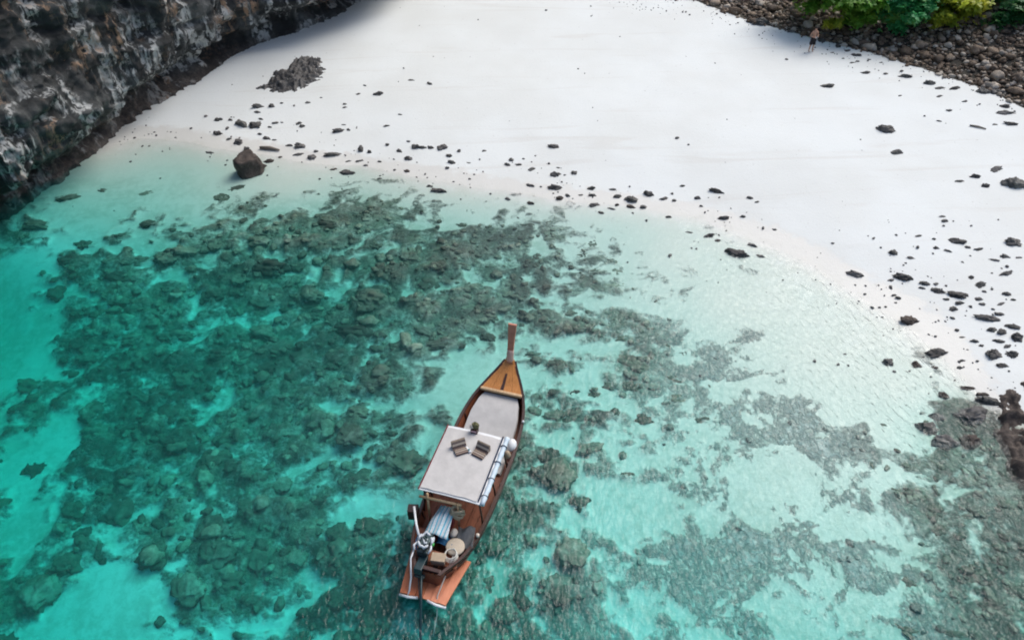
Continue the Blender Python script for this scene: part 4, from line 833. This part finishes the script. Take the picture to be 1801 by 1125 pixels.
# varnished bow deck
zf = lambda x: float(np.interp(x, [3.2, 3.6, 4.0, 4.38], [1.05, 1.19, 1.38, 1.60]))
for k in range(4):
    a = -.93+.465*k
    obj('bow_plank', deck_strip(3.26, 4.36, a+.006, a+.459, 0, .035, 10, True, zf), M_BOW, boat)
obj('bow_inlay', deck_strip(3.3, 3.92, -.075, .075, 0, .02, 6, True, lambda x: zf(x)+.012), M_RAIL, boat)
obj('bow_beam', newbox((3.20, 0, 1.07), (.13, 1.62, .11), bevel=.03), M_BEAM, boat)
obj('bow_cap', newbox((4.36, 0, 1.62), (.14, .36, .06), Matrix.Rotation(R(-28), 3, 'Y'), .015), M_BOW, boat)
# prow post: widening towards the top, cloth wound round its foot
def prow_ring(x, z, w_, th): return [(x-th/2, -w_/2, z), (x+th/2, -w_/2, z), (x+th/2, w_/2, z), (x-th/2, w_/2, z)]
bm = loft([prow_ring(4.36, 1.5, .24, .16), prow_ring(4.45, 2.0, .23, .13), prow_ring(4.58, 2.6, .26, .11), prow_ring(4.72, 3.2, .33, .09)])
bmesh.ops.bevel(bm, geom=bm.edges[:], offset=.012, segments=1, affect='EDGES')
obj('prow_post', bm, M_PROW, boat)
bm = loft([[(4.365+.09*dz+(.092*math.cos(a)*k_), .135*math.sin(a)*k_, 1.62+dz*.50) for a in np.linspace(0, 6.283, 17)[:-1]] for dz, k_ in ((0, 1.05), (.2, 1.12), (.4, 1.0), (.6, 1.08), (.8, .98), (1.0, 1.0))])
obj('prow_wrap', bm, plain('pale_pink_cloth', (.74, .47, .38), .9, .15, 10), boat, smooth=True)
# stern: transom beam, aft deck boards and the orange boards behind
obj('stern_beam', newbox((-4.28, 0, .98), (.13, .78, .12), bevel=.02), M_RAIL, boat)
for s in (-1, 1):
    for k in range(3):
        yo, yi = 1.0-.335*k, .675-.335*k
        rings = []
        for q in np.linspace(0, 1, 8):
            x = -3.3-1.62*q; sh = (1-.26*q); zq = .20+.07*math.sin(q*1.6)
            rings.append([(x, s*yo*sh, zq), (x, s*yi*sh, zq+.05), (x, s*yi*sh, zq+.12), (x, s*yo*sh, zq+.07)])
        obj('stern_board', loft(rings), M_STERN, boat)
    yo, yi = .755, .15
    bm = bmesh.new(); tube(bm, [(-4.95, s*yo, .25), (-4.99, s*(yo+yi)/2, .33), (-4.93, s*yi, .33)], .045, 8)
    obj('stern_board_cap', bm, M_WHITE, boat, smooth=True)
obj('stern_keel_board', newbox((-4.3, 0, .335), (1.1, .16, .05), bevel=.01), M_RAIL, boat)
# aft bench, ribs
obj('aft_bench', newbox((-3.75, 0, .78), (.42, 1.5, .05), bevel=.01), M_INNER, boat)
obj('thwart', newbox((-2.95, 0, .66), (.24, 2.0, .05), bevel=.01), M_INNER, boat)
for x in (-2.3, -1.4, -.5, .4, 1.3, 2.1):
    for s in (-1, 1):
        B = hb(x); obj('rib', newbox((x, s*(B-.11), .52), (.06, .05, .40), Matrix.Rotation(R(s*-8), 3, 'X'), .008), M_RAIL, boat)
# canopy
RX0, RX1, RW, RZ = -2.30, .42, 1.04, 2.0
for x in (RX0+.18, -.95, RX1-.12):
    for s in (-1, 1):
        obj('canopy_post', newtube([(x, s*(hb(x)-.10), .55), (x, s*(RW-.12), RZ-.08)], .035, 8), M_RAIL, boat, smooth=True)
for s in (-1, 1): obj('canopy_beam', newbox(((RX0+RX1)/2, s*(RW-.12), RZ-.065), (RX1-RX0-.06, .07, .07), bevel=.01), M_RAIL, boat)
for x in np.linspace(RX0+.18, RX1-.18, 5): obj('canopy_rafter', newbox((x, 0, RZ-.06), (.05, RW*2-.34, .05)), M_RAIL, boat)
bm = loft([[(x, y, RZ-.02+.05*(1-(y/RW)**2)+dz) for y in np.linspace(-RW, RW, 9)]+[(x, y, RZ-.055+.05*(1-(y/RW)**2)+dz) for y in np.linspace(RW, -RW, 9)] for x, dz in ((RX0, 0), (RX0+.9, .012), (-.5, .012), (RX1, 0))])
obj('canopy_panel', bm, M_WHITE, boat)
xs_ = np.linspace(RX0+.06, RX1-.12, 26)
def matz(x, y): return RZ+.014+.05*(1-(y/RW)**2)+.022*(float(fbm(x*2.1, y*2.6, 0.0, 3, 81))-.3)
bm = loft([[(x+.012*math.sin(9*y), y, matz(x, y)) for y in np.linspace(-RW+.16, RW-.05, 20)]+[(x, y, RZ-.006+.05*(1-(y/RW)**2)) for y in np.linspace(RW-.05, -RW+.16, 20)] for x in xs_])
obj('canopy_mat', bm, M_MAT, boat)
# scalloped cloth edge along the port side
for k in range(14):
    x = RX0+.03+k*(RX1-RX0-.06)/13.5; bm = bmesh.new()
    p = [(x, RW+.012, RZ-.02), (x+.19, RW+.012, RZ-.02), (x+.16, RW+.03, RZ-.15), (x+.095, RW+.035, RZ-.19), (x+.03, RW+.03, RZ-.15)]
    a = [bm.verts.new(q) for q in p]; b2 = [bm.verts.new((q[0], q[1]+.008, q[2])) for q in p]
    bm.faces.new(a[::-1]); bm.faces.new(b2)
    for i in range(5): bm.faces.new((a[i], a[(i+1) % 5], b2[(i+1) % 5], b2[i]))
    obj('valance_flap', bm, (M_RED if k % 2 else M_WHITE), boat)
obj('canopy_edge_rail', newbox(((RX0+RX1)/2, RW-.005, RZ+.02), (RX1-RX0, .035, .035)), M_RED, boat)
# rolled side curtain along the starboard side
obj('curtain_binding', newbox(((RX0+RX1)/2+.05, -RW+.10, RZ+.035), (RX1-RX0-.05, .05, .05), bevel=.012), M_NAVY, boat)
bm = newtube([(RX0+.02+q*(RX1-RX0+.02), -RW-.035, RZ-.03+.012*math.sin(q*19)) for q in np.linspace(0, 1, 24)], [.085+.012*math.sin(q*23) for q in range(24)], 12)
roll = obj('rolled_curtain', bm, M_TARP, boat, smooth=True)
for q in (.12, .37, .62, .87):
    x = RX0+q*(RX1-RX0); bm = newtube([(x, -RW-.035+.105*math.cos(a), RZ-.03+.105*math.sin(a)) for a in np.linspace(0, 6.283, 14)], .014, 5); obj('curtain_tie', bm, M_NAVY, roll, smooth=True)
# frame behind the canopy
obj('crossbar', newtube([(-2.42, .98, 1.80), (-2.36, -.42, 1.80)], .045, 8), M_BEAM, boat, smooth=True)
obj('crossbar_post', newtube([(-2.42, .70, .4), (-2.40, .70, 2.02)], .04, 8), M_BEAM, boat, smooth=True)
obj('crossbar_post', newtube([(-2.40, -.30, .4), (-2.38, -.30, 1.86)], .035, 8), M_BEAM, boat, smooth=True)
obj('side_locker', newbox((-2.52, 1.22, .95), (.30, .34, .46), Matrix.Rotation(R(14), 3, 'Z'), .02), M_RAIL, boat)
# two mooring lines made fast at the stern
obj('mooring_line', newtube([(-3.45, -.55, .92), (-3.9, -.52, .80), (-4.75, -.42, .42), (-5.1, -.50, -.1), (-5.6, -.55, -.4)], .018, 6), M_ROPE_PALE, boat, smooth=True)

def on_boat(name, label, cat, loc, rz=0.0, group=None):
    e = empty(name, BOAT @ Vector(loc), R(90-16.5)+rz); return tag(e, label, cat, group)
# engine on its pivot at the stern, with tiller and long tail
en = on_boat('longtail_engine', 'open diesel engine with long tail shaft mounted on the boat stern', 'engine', (-3.62, .36, .82))
bm = newbox((0, 0, .22), (.62, .34, .30), bevel=.03); obj('engine_block', bm, M_STEEL, en)
bm = newbox((.05, .0, .43), (.34, .30, .16), bevel=.03); obj('valve_cover', bm, M_STEEL, en)
for i, (x, y) in enumerate(((.20, .14), (.20, -.14), (-.10, .16), (-.10, -.16))):
    obj('exhaust_pipe', newtube([(x, y, .36), (x+.02, y*1.5, .46), (x-.10, y*1.75, .50), (x-.22, y*1.4, .44)], .035, 8), M_CHROME, en, smooth=True)
rr_ = random.Random(4)
for a0, a1 in ((-.5, 1.7), (2.0, 4.1), (4.5, 5.4)):
    bm = newtube([(.05+(.24+rr_.uniform(-.03, .03))*math.cos(a), (.20+rr_.uniform(-.03, .03))*math.sin(a), .50+rr_.uniform(-.03, .05)) for a in np.linspace(a0, a1, 7)], [.03, .045, .05, .04, .05, .045, .03], 7); obj('manifold', bm, M_CHROME, en, smooth=True)
for k in range(7): obj('bolt', newtube([(rr_.uniform(-.12, .2), rr_.uniform(-.12, .12), .48), (rr_.uniform(-.1, .2), rr_.uniform(-.1, .1), .56)], rr_.uniform(.012, .028), 6), (M_CHROME, M_SHAFT, M_STEEL)[k % 3], en, smooth=True)
bm = bmesh.new(); tube(bm, [(.33, 0, .18), (.40, 0, .18)], .17, 18); obj('flywheel', bm, M_STEEL, en, smooth=True)
obj('hose', newtube([(.1, .16, .45), (.25, .28, .52), (.0, .30, .42), (-.25, .18, .36)], .022, 6), M_BLUE, en, smooth=True)
obj('hose', newtube([(.0, -.14, .5), (-.2, -.2, .55), (-.35, -.05, .42)], .018, 6), M_BLACK, en, smooth=True)
bm = newbox((-.55, -.06, .10), (.60, .26, .24), Matrix.Rotation(R(12), 3, 'Y'), .03); obj('gearbox', bm, M_SHAFT, en)
bm = newbox((-.80, -.12, -.05), (.20, .32, .10), bevel=.015); obj('pivot_mount', bm, M_STEEL, en)
obj('tiller', newtube([(.15, .26, .52), (.45, .46, .60), (.95, .72, .72)], .04, 10), M_WHITE, en, smooth=True)
obj('tail_shaft', newtube([(-.78, -.16, .05), (-1.6, -.42, -.50), (-2.25, -.62, -1.02), (-2.9, -.82, -1.45)], .04, 10), M_SHAFT, en, smooth=True)
obj('shaft_brace', newtube([(-.72, -.02, .0), (-2.0, -.55, -.90)], .018, 6), M_STEEL, en, smooth=True)
obj('cable_sleeve', newtube([(-.20, .26, .40), (-.55, .26, .30), (-.95, .12, -.05), (-1.20, .10, -.36), (-1.35, .14, -.62)], .028, 8), M_WHITE, en, smooth=True)
o = obj('fuel_cap', newbox((.05, -.24, .36), (.10, .07, .10), bevel=.015), M_GREEN, en)

# towel thrown over the engine's fore end
bm = bmesh.new(); nu, nv = 16, 14; g = []
for i in range(nu):
    for j in range(nv):
        a, c_ = i/(nu-1), j/(nv-1)
        g.append(bm.verts.new(((a-.5)*1.0, (c_-.5)*(.82-.34*a), .12*math.sin(a*2.4)+.035*math.sin(c_*17+a*2)+.02*math.sin(a*9+c_*4)-.10*abs(c_-.5)*2)))
for i in range(nu-1):
    for j in range(nv-1): bm.faces.new((g[i*nv+j], g[(i+1)*nv+j], g[(i+1)*nv+j+1], g[i*nv+j+1]))
r = bmesh.ops.extrude_face_region(bm, geom=bm.faces[:]); bmesh.ops.translate(bm, verts=[q for q in r['geom'] if isinstance(q, bmesh.types.BMVert)], vec=(0, 0, .015))
o = obj('striped_towel', bm, M_TOWEL, smooth=True); o.matrix_world = BOAT @ Matrix.Translation((-2.72, .15, 1.20)) @ Matrix.Rotation(R(-4), 4, 'Z') @ Matrix.Rotation(R(-6), 4, 'Y')
tag(o, 'blue and white striped towel spread between canopy and engine', 'towel')
bm = newbox((0, 0, .28), (.85, .48, .56), bevel=.04); o = obj('engine_housing', bm, M_RED); o.matrix_world = BOAT @ Matrix.Translation((-2.66, .16, .42)) 
tag(o, 'low red chest beneath the striped towel', 'chest'); o.location.z = .48
bm = bmesh.new(); g = []
for i in range(10):
    for j in range(8):
        a, c_ = i/9, j/7; g.append(bm.verts.new(((a-.5)*.34, (c_-.5)*.55, .05*math.sin(a*6+c_*3)+.04*math.cos(c_*8)-.12*a)))
for i in range(9):
    for j in range(7): bm.faces.new((g[i*8+j], g[(i+1)*8+j], g[(i+1)*8+j+1], g[i*8+j+1]))
r = bmesh.ops.extrude_face_region(bm, geom=bm.faces[:]); bmesh.ops.translate(bm, verts=[q for q in r['geom'] if isinstance(q, bmesh.types.BMVert)], vec=(0, 0, .015))
o = obj('blue_cloth', bm, M_BLUE, smooth=True); o.matrix_world = BOAT @ Matrix.Translation((-3.18, -.12, .90))
tag(o, 'crumpled dark blue cloth at the rear end of the striped towel', 'cloth')
# cream bag, stool, box, tarp
bm = bmesh.new(); lathe(bm, [(.05, 0), (.14, .03), (.17, .12), (.14, .22), (.06, .28), (.03, .31)], n=14, squash=(1, .8)); o = obj('cloth_bag', bm, M_CREAM, smooth=True)
o.matrix_world = BOAT @ Matrix.Translation((-2.82, -.28, .70)); tag(o, 'small cream cloth bag beside the striped towel', 'bag')
st_ = on_boat('round_stool', 'round cream rattan stool at the boat stern', 'stool', (-3.30, -.50, .40))
bm = bmesh.new(); lathe(bm, [(.05, .46), (.26, .46), (.30, .49), (.30, .53), (.26, .56), (.05, .575)], n=26); obj('seat', bm, M_RATTAN, st_, smooth=True)
for k in range(4): a = k*math.pi/2+.6; obj('leg', newtube([(.24*math.cos(a), .24*math.sin(a), 0), (.19*math.cos(a), .19*math.sin(a), .47)], .022, 6), M_RAIL, st_, smooth=True)
tb = on_boat('tan_box', 'tan box on the aft bench beside the engine', 'box', (-3.86, -.16, .806), .15)
obj('body', newbox((0, 0, .12), (.27, .42, .24), bevel=.015), M_TANBOX, tb); obj('lid', newbox((0, 0, .255), (.29, .44, .03), bevel=.01), M_TANBOX, tb)
bm = bmesh.new(); g = []
for i in range(14):
    for j in range(10):
        a, c_ = i/13, j/9; g.append(bm.verts.new(((a-.5)*.8, (c_-.5)*.55, .06*math.sin(a*7+c_*5)+.05*math.cos(c_*9+a*3)+.08*(1-4*(a-.5)**2))))
for i in range(13):
    for j in range(9): bm.faces.new((g[i*10+j], g[(i+1)*10+j], g[(i+1)*10+j+1], g[i*10+j+1]))
r = bmesh.ops.extrude_face_region(bm, geom=bm.faces[:]); bmesh.ops.translate(bm, verts=[q for q in r['geom'] if isinstance(q, bmesh.types.BMVert)], vec=(0, 0, .02))
o = obj('grey_tarpaulin', bm, M_GREYCLOTH, smooth=True); o.matrix_world = BOAT @ Matrix.Translation((-2.85, -.68, .78)) @ Matrix.Rotation(R(12), 4, 'Z')
tag(o, 'crumpled grey tarpaulin by the starboard gunwale', 'tarpaulin')
o = obj('mooring_cleat', newtube([(-2.72, hb(-2.72)*-1+.02, .84), (-2.72, hb(-2.72)*-1+.02, .96)], [.05, .06], 10), M_CREAM, boat, smooth=True)
# hanging coils of rope
for k, (dx, dz, rad) in enumerate(((0, 0, .17), (.02, -.12, .19), (-.01, -.24, .18), (.01, -.36, .17))):
    bm = newtube([(dx+rad*.55*math.cos(a), rad*math.sin(a)*1.1, dz+.05*math.sin(2*a+k)) for a in np.linspace(0, 6.283, 22)], .042, 7)
    o = obj('rope_coil', bm, M_ROPE, smooth=True); o.matrix_world = BOAT @ Matrix.Translation((-2.40, -.30, 1.55)) @ Matrix.Rotation(.1*k, 4, 'X')
    tag(o, ['topmost', 'second', 'third', 'lowest'][k]+' tan rope coil hung on the post behind the canopy', 'rope', 'rope coils on the post')
bm = newtube([(.22*math.cos(a)*(1-a*.012), .22*math.sin(a)*(1-a*.012), .02+.012*a) for a in np.linspace(0, 18.8, 60)], .02, 6)
o = obj('rope_coil', bm, M_ROPE_PALE, smooth=True); o.matrix_world = BOAT @ Matrix.Translation((-3.62, -.48, .81)); tag(o, 'grey rope coil lying behind the round stool', 'rope')
# canopy top: two triangular cushions and a bottle
def cushion(label, loc, rz):
    e = on_boat('triangle_cushion', label, 'cushion', loc, rz, 'cushions on the boat canopy')
    bm = loft([[(-.24, y, 0), (.0, y, 0), (.0, y, .26), (-.05, y, .29)] for y in np.linspace(-.24, .24, 6)])
    bmesh.ops.bevel(bm, geom=[q for q in bm.edges if abs(q.verts[0].co.y-q.verts[1].co.y) < 1e-5 or True], offset=.015, segments=1, affect='EDGES')
    obj('backrest', bm, M_CUSHION, e)
    bm = newbox((-.36, 0, .045), (.26, .44, .09), bevel=.03); obj('pad', bm, M_CUSHION, e)
    return e
cushion('striped triangular cushion on the canopy, nearer the scalloped port edge', (-.30, .42, RZ+.058), R(38))
cushion('striped triangular cushion on the canopy, nearer the rolled curtain', (-.18, -.48, RZ+.05), R(-14))
bo = on_boat('water_bottle', 'white bottle with teal band lying between the two cushions', 'bottle', (-.45, .02, RZ+.10), R(-35))
obj('body', newtube([(0, -.16, 0), (0, -.14, 0), (0, .10, 0), (0, .14, 0)], [.03, .05, .05, .02], 12), M_WHITE, bo, smooth=True)
obj('cap', newtube([(0, .14, 0), (0, .175, 0)], .022, 10), M_BLUE, bo, smooth=True)
obj('band', newtube([(0, -.10, 0), (0, -.03, 0)], .0525, 12), plain('teal_print', (.01, .16, .18), .4, .1), bo, smooth=True)
fb = on_boat('offering_box', 'small dark box with olive and cream bundle at the canopy front edge', 'box', (.36, .05, RZ+.045))
obj('body', newbox((0, 0, .09), (.20, .24, .18), bevel=.015), M_RAIL, fb); obj('band', newbox((0, 0, .12), (.206, .20, .08)), plain('pale_pink_print', (.62, .42, .46), .8, .15), fb)
bm = bmesh.new(); bmesh.ops.create_icosphere(bm, subdivisions=3, radius=.12, matrix=Matrix.Translation((.04, -.02, .30)))
for q in bm.verts: q.co += q.normal*.05*(mnoise.noise(q.co*14))
obj('leaf_bundle', bm, M_OLIVE, fb)
bm = bmesh.new(); bmesh.ops.create_icosphere(bm, subdivisions=3, radius=.085, matrix=Matrix.Translation((0, .09, .26)))
for q in bm.verts: q.co += q.normal*.03*(mnoise.noise(q.co*18))
obj('cream_bundle', bm, M_CREAM, fb)
# things on the starboard side deck by the canopy's front corner
bm = bmesh.new(); lathe(bm, [(.05, 0), (.19, .02), (.24, .08), (.23, .17), (.16, .25), (.06, .29)], n=18, squash=(1, .75)); o = obj('white_bundle', bm, M_WHITE, smooth=True)
o.matrix_world = BOAT @ Matrix.Translation((1.15, -.92, .72)) @ Matrix.Rotation(R(70), 4, 'X') @ Matrix.Rotation(R(20), 4, 'Z'); tag(o, 'white rounded bundle on the starboard gunwale by the canopy corner', 'bundle')
bm = bmesh.new(); lathe(bm, [(.03, 0), (.11, .02), (.13, .10), (.09, .24), (.04, .30)], n=14); o = obj('tan_jar', bm, M_TANBOX, smooth=True)
o.matrix_world = BOAT @ Matrix.Translation((.62, -1.02, .74)); tag(o, 'tan jar on the starboard gunwale beside the canopy', 'jar')
bm = bmesh.new(); bmesh.ops.create_uvsphere(bm, u_segments=12, v_segments=8, radius=.05); o = obj('float_ball', bm, M_WHITE, smooth=True)
o.matrix_world = BOAT @ Matrix.Translation((2.2, -hb(2.2)+.0, hs(2.2)+.09)); tag(o, 'tiny white ball on the starboard gunwale ahead of the canopy', 'float')

# ---------------------------------------------------------------- person on the sand
def skinned(name, verts, edges, rad, m, parent=None, sub=2, root=0):
    me = bpy.data.meshes.new(name); me.from_pydata(verts, edges, []); o = bpy.data.objects.new(name, me); C.objects.link(o)
    sk = o.modifiers.new('skin', 'SKIN'); ss = o.modifiers.new('sub', 'SUBSURF'); ss.levels = ss.render_levels = sub
    for v_, r_ in zip(me.skin_vertices[0].data, rad): v_.radius = (r_ if hasattr(r_, '__len__') else (r_, r_))
    me.skin_vertices[0].data[root].use_root = True
    dg = bpy.context.evaluated_depsgraph_get(); dg.update()
    me2 = bpy.data.meshes.new_from_object(o.evaluated_get(dg)); bpy.data.objects.remove(o)
    me2.polygons.foreach_set('use_smooth', [True]*len(me2.polygons))
    return obj(name, me2, m, parent)
px_, py_ = PERSON[0], PERSON[1]
person = empty('person', (px_, py_, gz1(px_, py_)-.01), R(12)); person.scale = (.98, .98, .98)
tag(person, 'shirtless person in dark shorts standing on the sand, holding a small white device', 'person')
V = [(0, 0, .95), (0, .01, 1.08), (0, .02, 1.25), (0, .02, 1.42), (0, .0, 1.52), (0, -.01, 1.60), (0, -.02, 1.70),        # pelvis .. crown 0-6
     (.10, 0, .88), (.12, -.02, .50), (.13, .02, .10), (.14, -.12, .035),                                                       # left leg 7-10
     (-.10, 0, .88), (-.12, -.02, .50), (-.13, .02, .10), (-.15, -.12, .035),                                                   # right leg 11-14
     (.19, .02, 1.40), (.30, .05, 1.16), (.13, -.22, 1.08), (.08, -.28, 1.10),                                                  # left arm 15-18
     (-.19, .02, 1.40), (-.30, .05, 1.16), (-.13, -.22, 1.08), (-.08, -.28, 1.10),                                              # right arm 19-22
     (0, -.12, 1.595), (.0, -.14, 1.575)]
E = [(0, 1), (1, 2), (2, 3), (3, 4), (4, 5), (5, 6), (0, 7), (7, 8), (8, 9), (9, 10), (0, 11), (11, 12), (12, 13), (13, 14), (3, 15), (15, 16), (16, 17), (17, 18), (3, 19), (19, 20), (20, 21), (21, 22)]
Rr = [(.15, .11), (.135, .095), (.155, .105), (.15, .09), .055, (.078, .09), (.06, .075), .085, .058, .04, .035, .085, .058, .04, .035, .058, .042, .032, .03, .058, .042, .032, .03]
body = skinned('body', V[:23], E, Rr, M_SKIN, person)
# fingers closed round the device
for s in (-1, 1):
    for k in range(4):
        obj('finger', newtube([(s*.085, -.29, 1.125-.018*k), (s*.075, -.325, 1.125-.018*k), (s*.045, -.335, 1.122-.018*k)], [.009, .0085, .007], 6), M_SKIN, body, smooth=True)
    obj('thumb', newtube([(s*.09, -.27, 1.12), (s*.06, -.285, 1.145), (s*.04, -.30, 1.145)], [.011, .010, .008], 6), M_SKIN, body, smooth=True)
bm = bmesh.new(); tube(bm, [(0, -.095, 1.635), (0, -.122, 1.605), (0, -.10, 1.595)], [.010, .017, .012], 8); obj('nose', bm, M_SKIN, body, smooth=True)
for s in (-1, 1):
    bm = bmesh.new(); bmesh.ops.create_uvsphere(bm, u_segments=8, v_segments=6, radius=.022, matrix=Matrix.Translation((s*.083, 0, 1.615)) @ Matrix.Diagonal((.5, .8, 1.3, 1))); obj('ear', bm, M_SKIN, body, smooth=True)
    bm = bmesh.new(); bmesh.ops.create_uvsphere(bm, u_segments=8, v_segments=6, radius=.012, matrix=Matrix.Translation((s*.032, -.088, 1.635))); obj('eye', bm, M_BLACK, body, smooth=True)
obj('mouth', newbox((0, -.093, 1.565), (.05, .012, .012), bevel=.003), plain('lips', (.30, .12, .10), .5, .1), body)
bm = bmesh.new(); bmesh.ops.create_uvsphere(bm, u_segments=18, v_segments=12, radius=.1, matrix=Matrix.Translation((0, .015, 1.675)) @ Matrix.Diagonal((.92, 1.03, .86, 1)))
bmesh.ops.delete(bm, geom=[q for q in bm.verts if q.co.z < 1.645 and q.co.y < .0], context='VERTS'); obj('hair', bm, M_HAIR, person, smooth=True)
def oval(cx, cy, z, a, b_): return [(cx+a*math.cos(q), cy+b_*math.sin(q), z) for q in np.linspace(0, 6.283, 19)[:-1]]
sh = obj('shorts', loft([oval(0, .005, 1.02, .172, .13), oval(0, .005, .95, .185, .14), oval(0, .0, .86, .200, .14), oval(0, .0, .80, .205, .14)], caps=True), M_SHORTS, person, smooth=True)
for s in (-1, 1): obj('shorts_leg', loft([oval(s*.10, .0, .86, .105, .13), oval(s*.108, -.005, .70, .105, .115), oval(s*.118, -.015, .53, .105, .11)]), M_SHORTS, sh, smooth=True)
dv = empty('handheld_device', Vector((px_, py_, person.location.z)) + Matrix.Rotation(R(12), 3, 'Z') @ Vector((0, -.30, 1.09)), R(12))
tag(dv, 'small white device held at the belly of the standing person', 'device')
obj('body', newbox((0, 0, 0), (.17, .05, .09), bevel=.012), M_WHITE, dv); obj('screen', newbox((0, -.028, .02), (.13, .008, .06)), M_BLACK, dv)
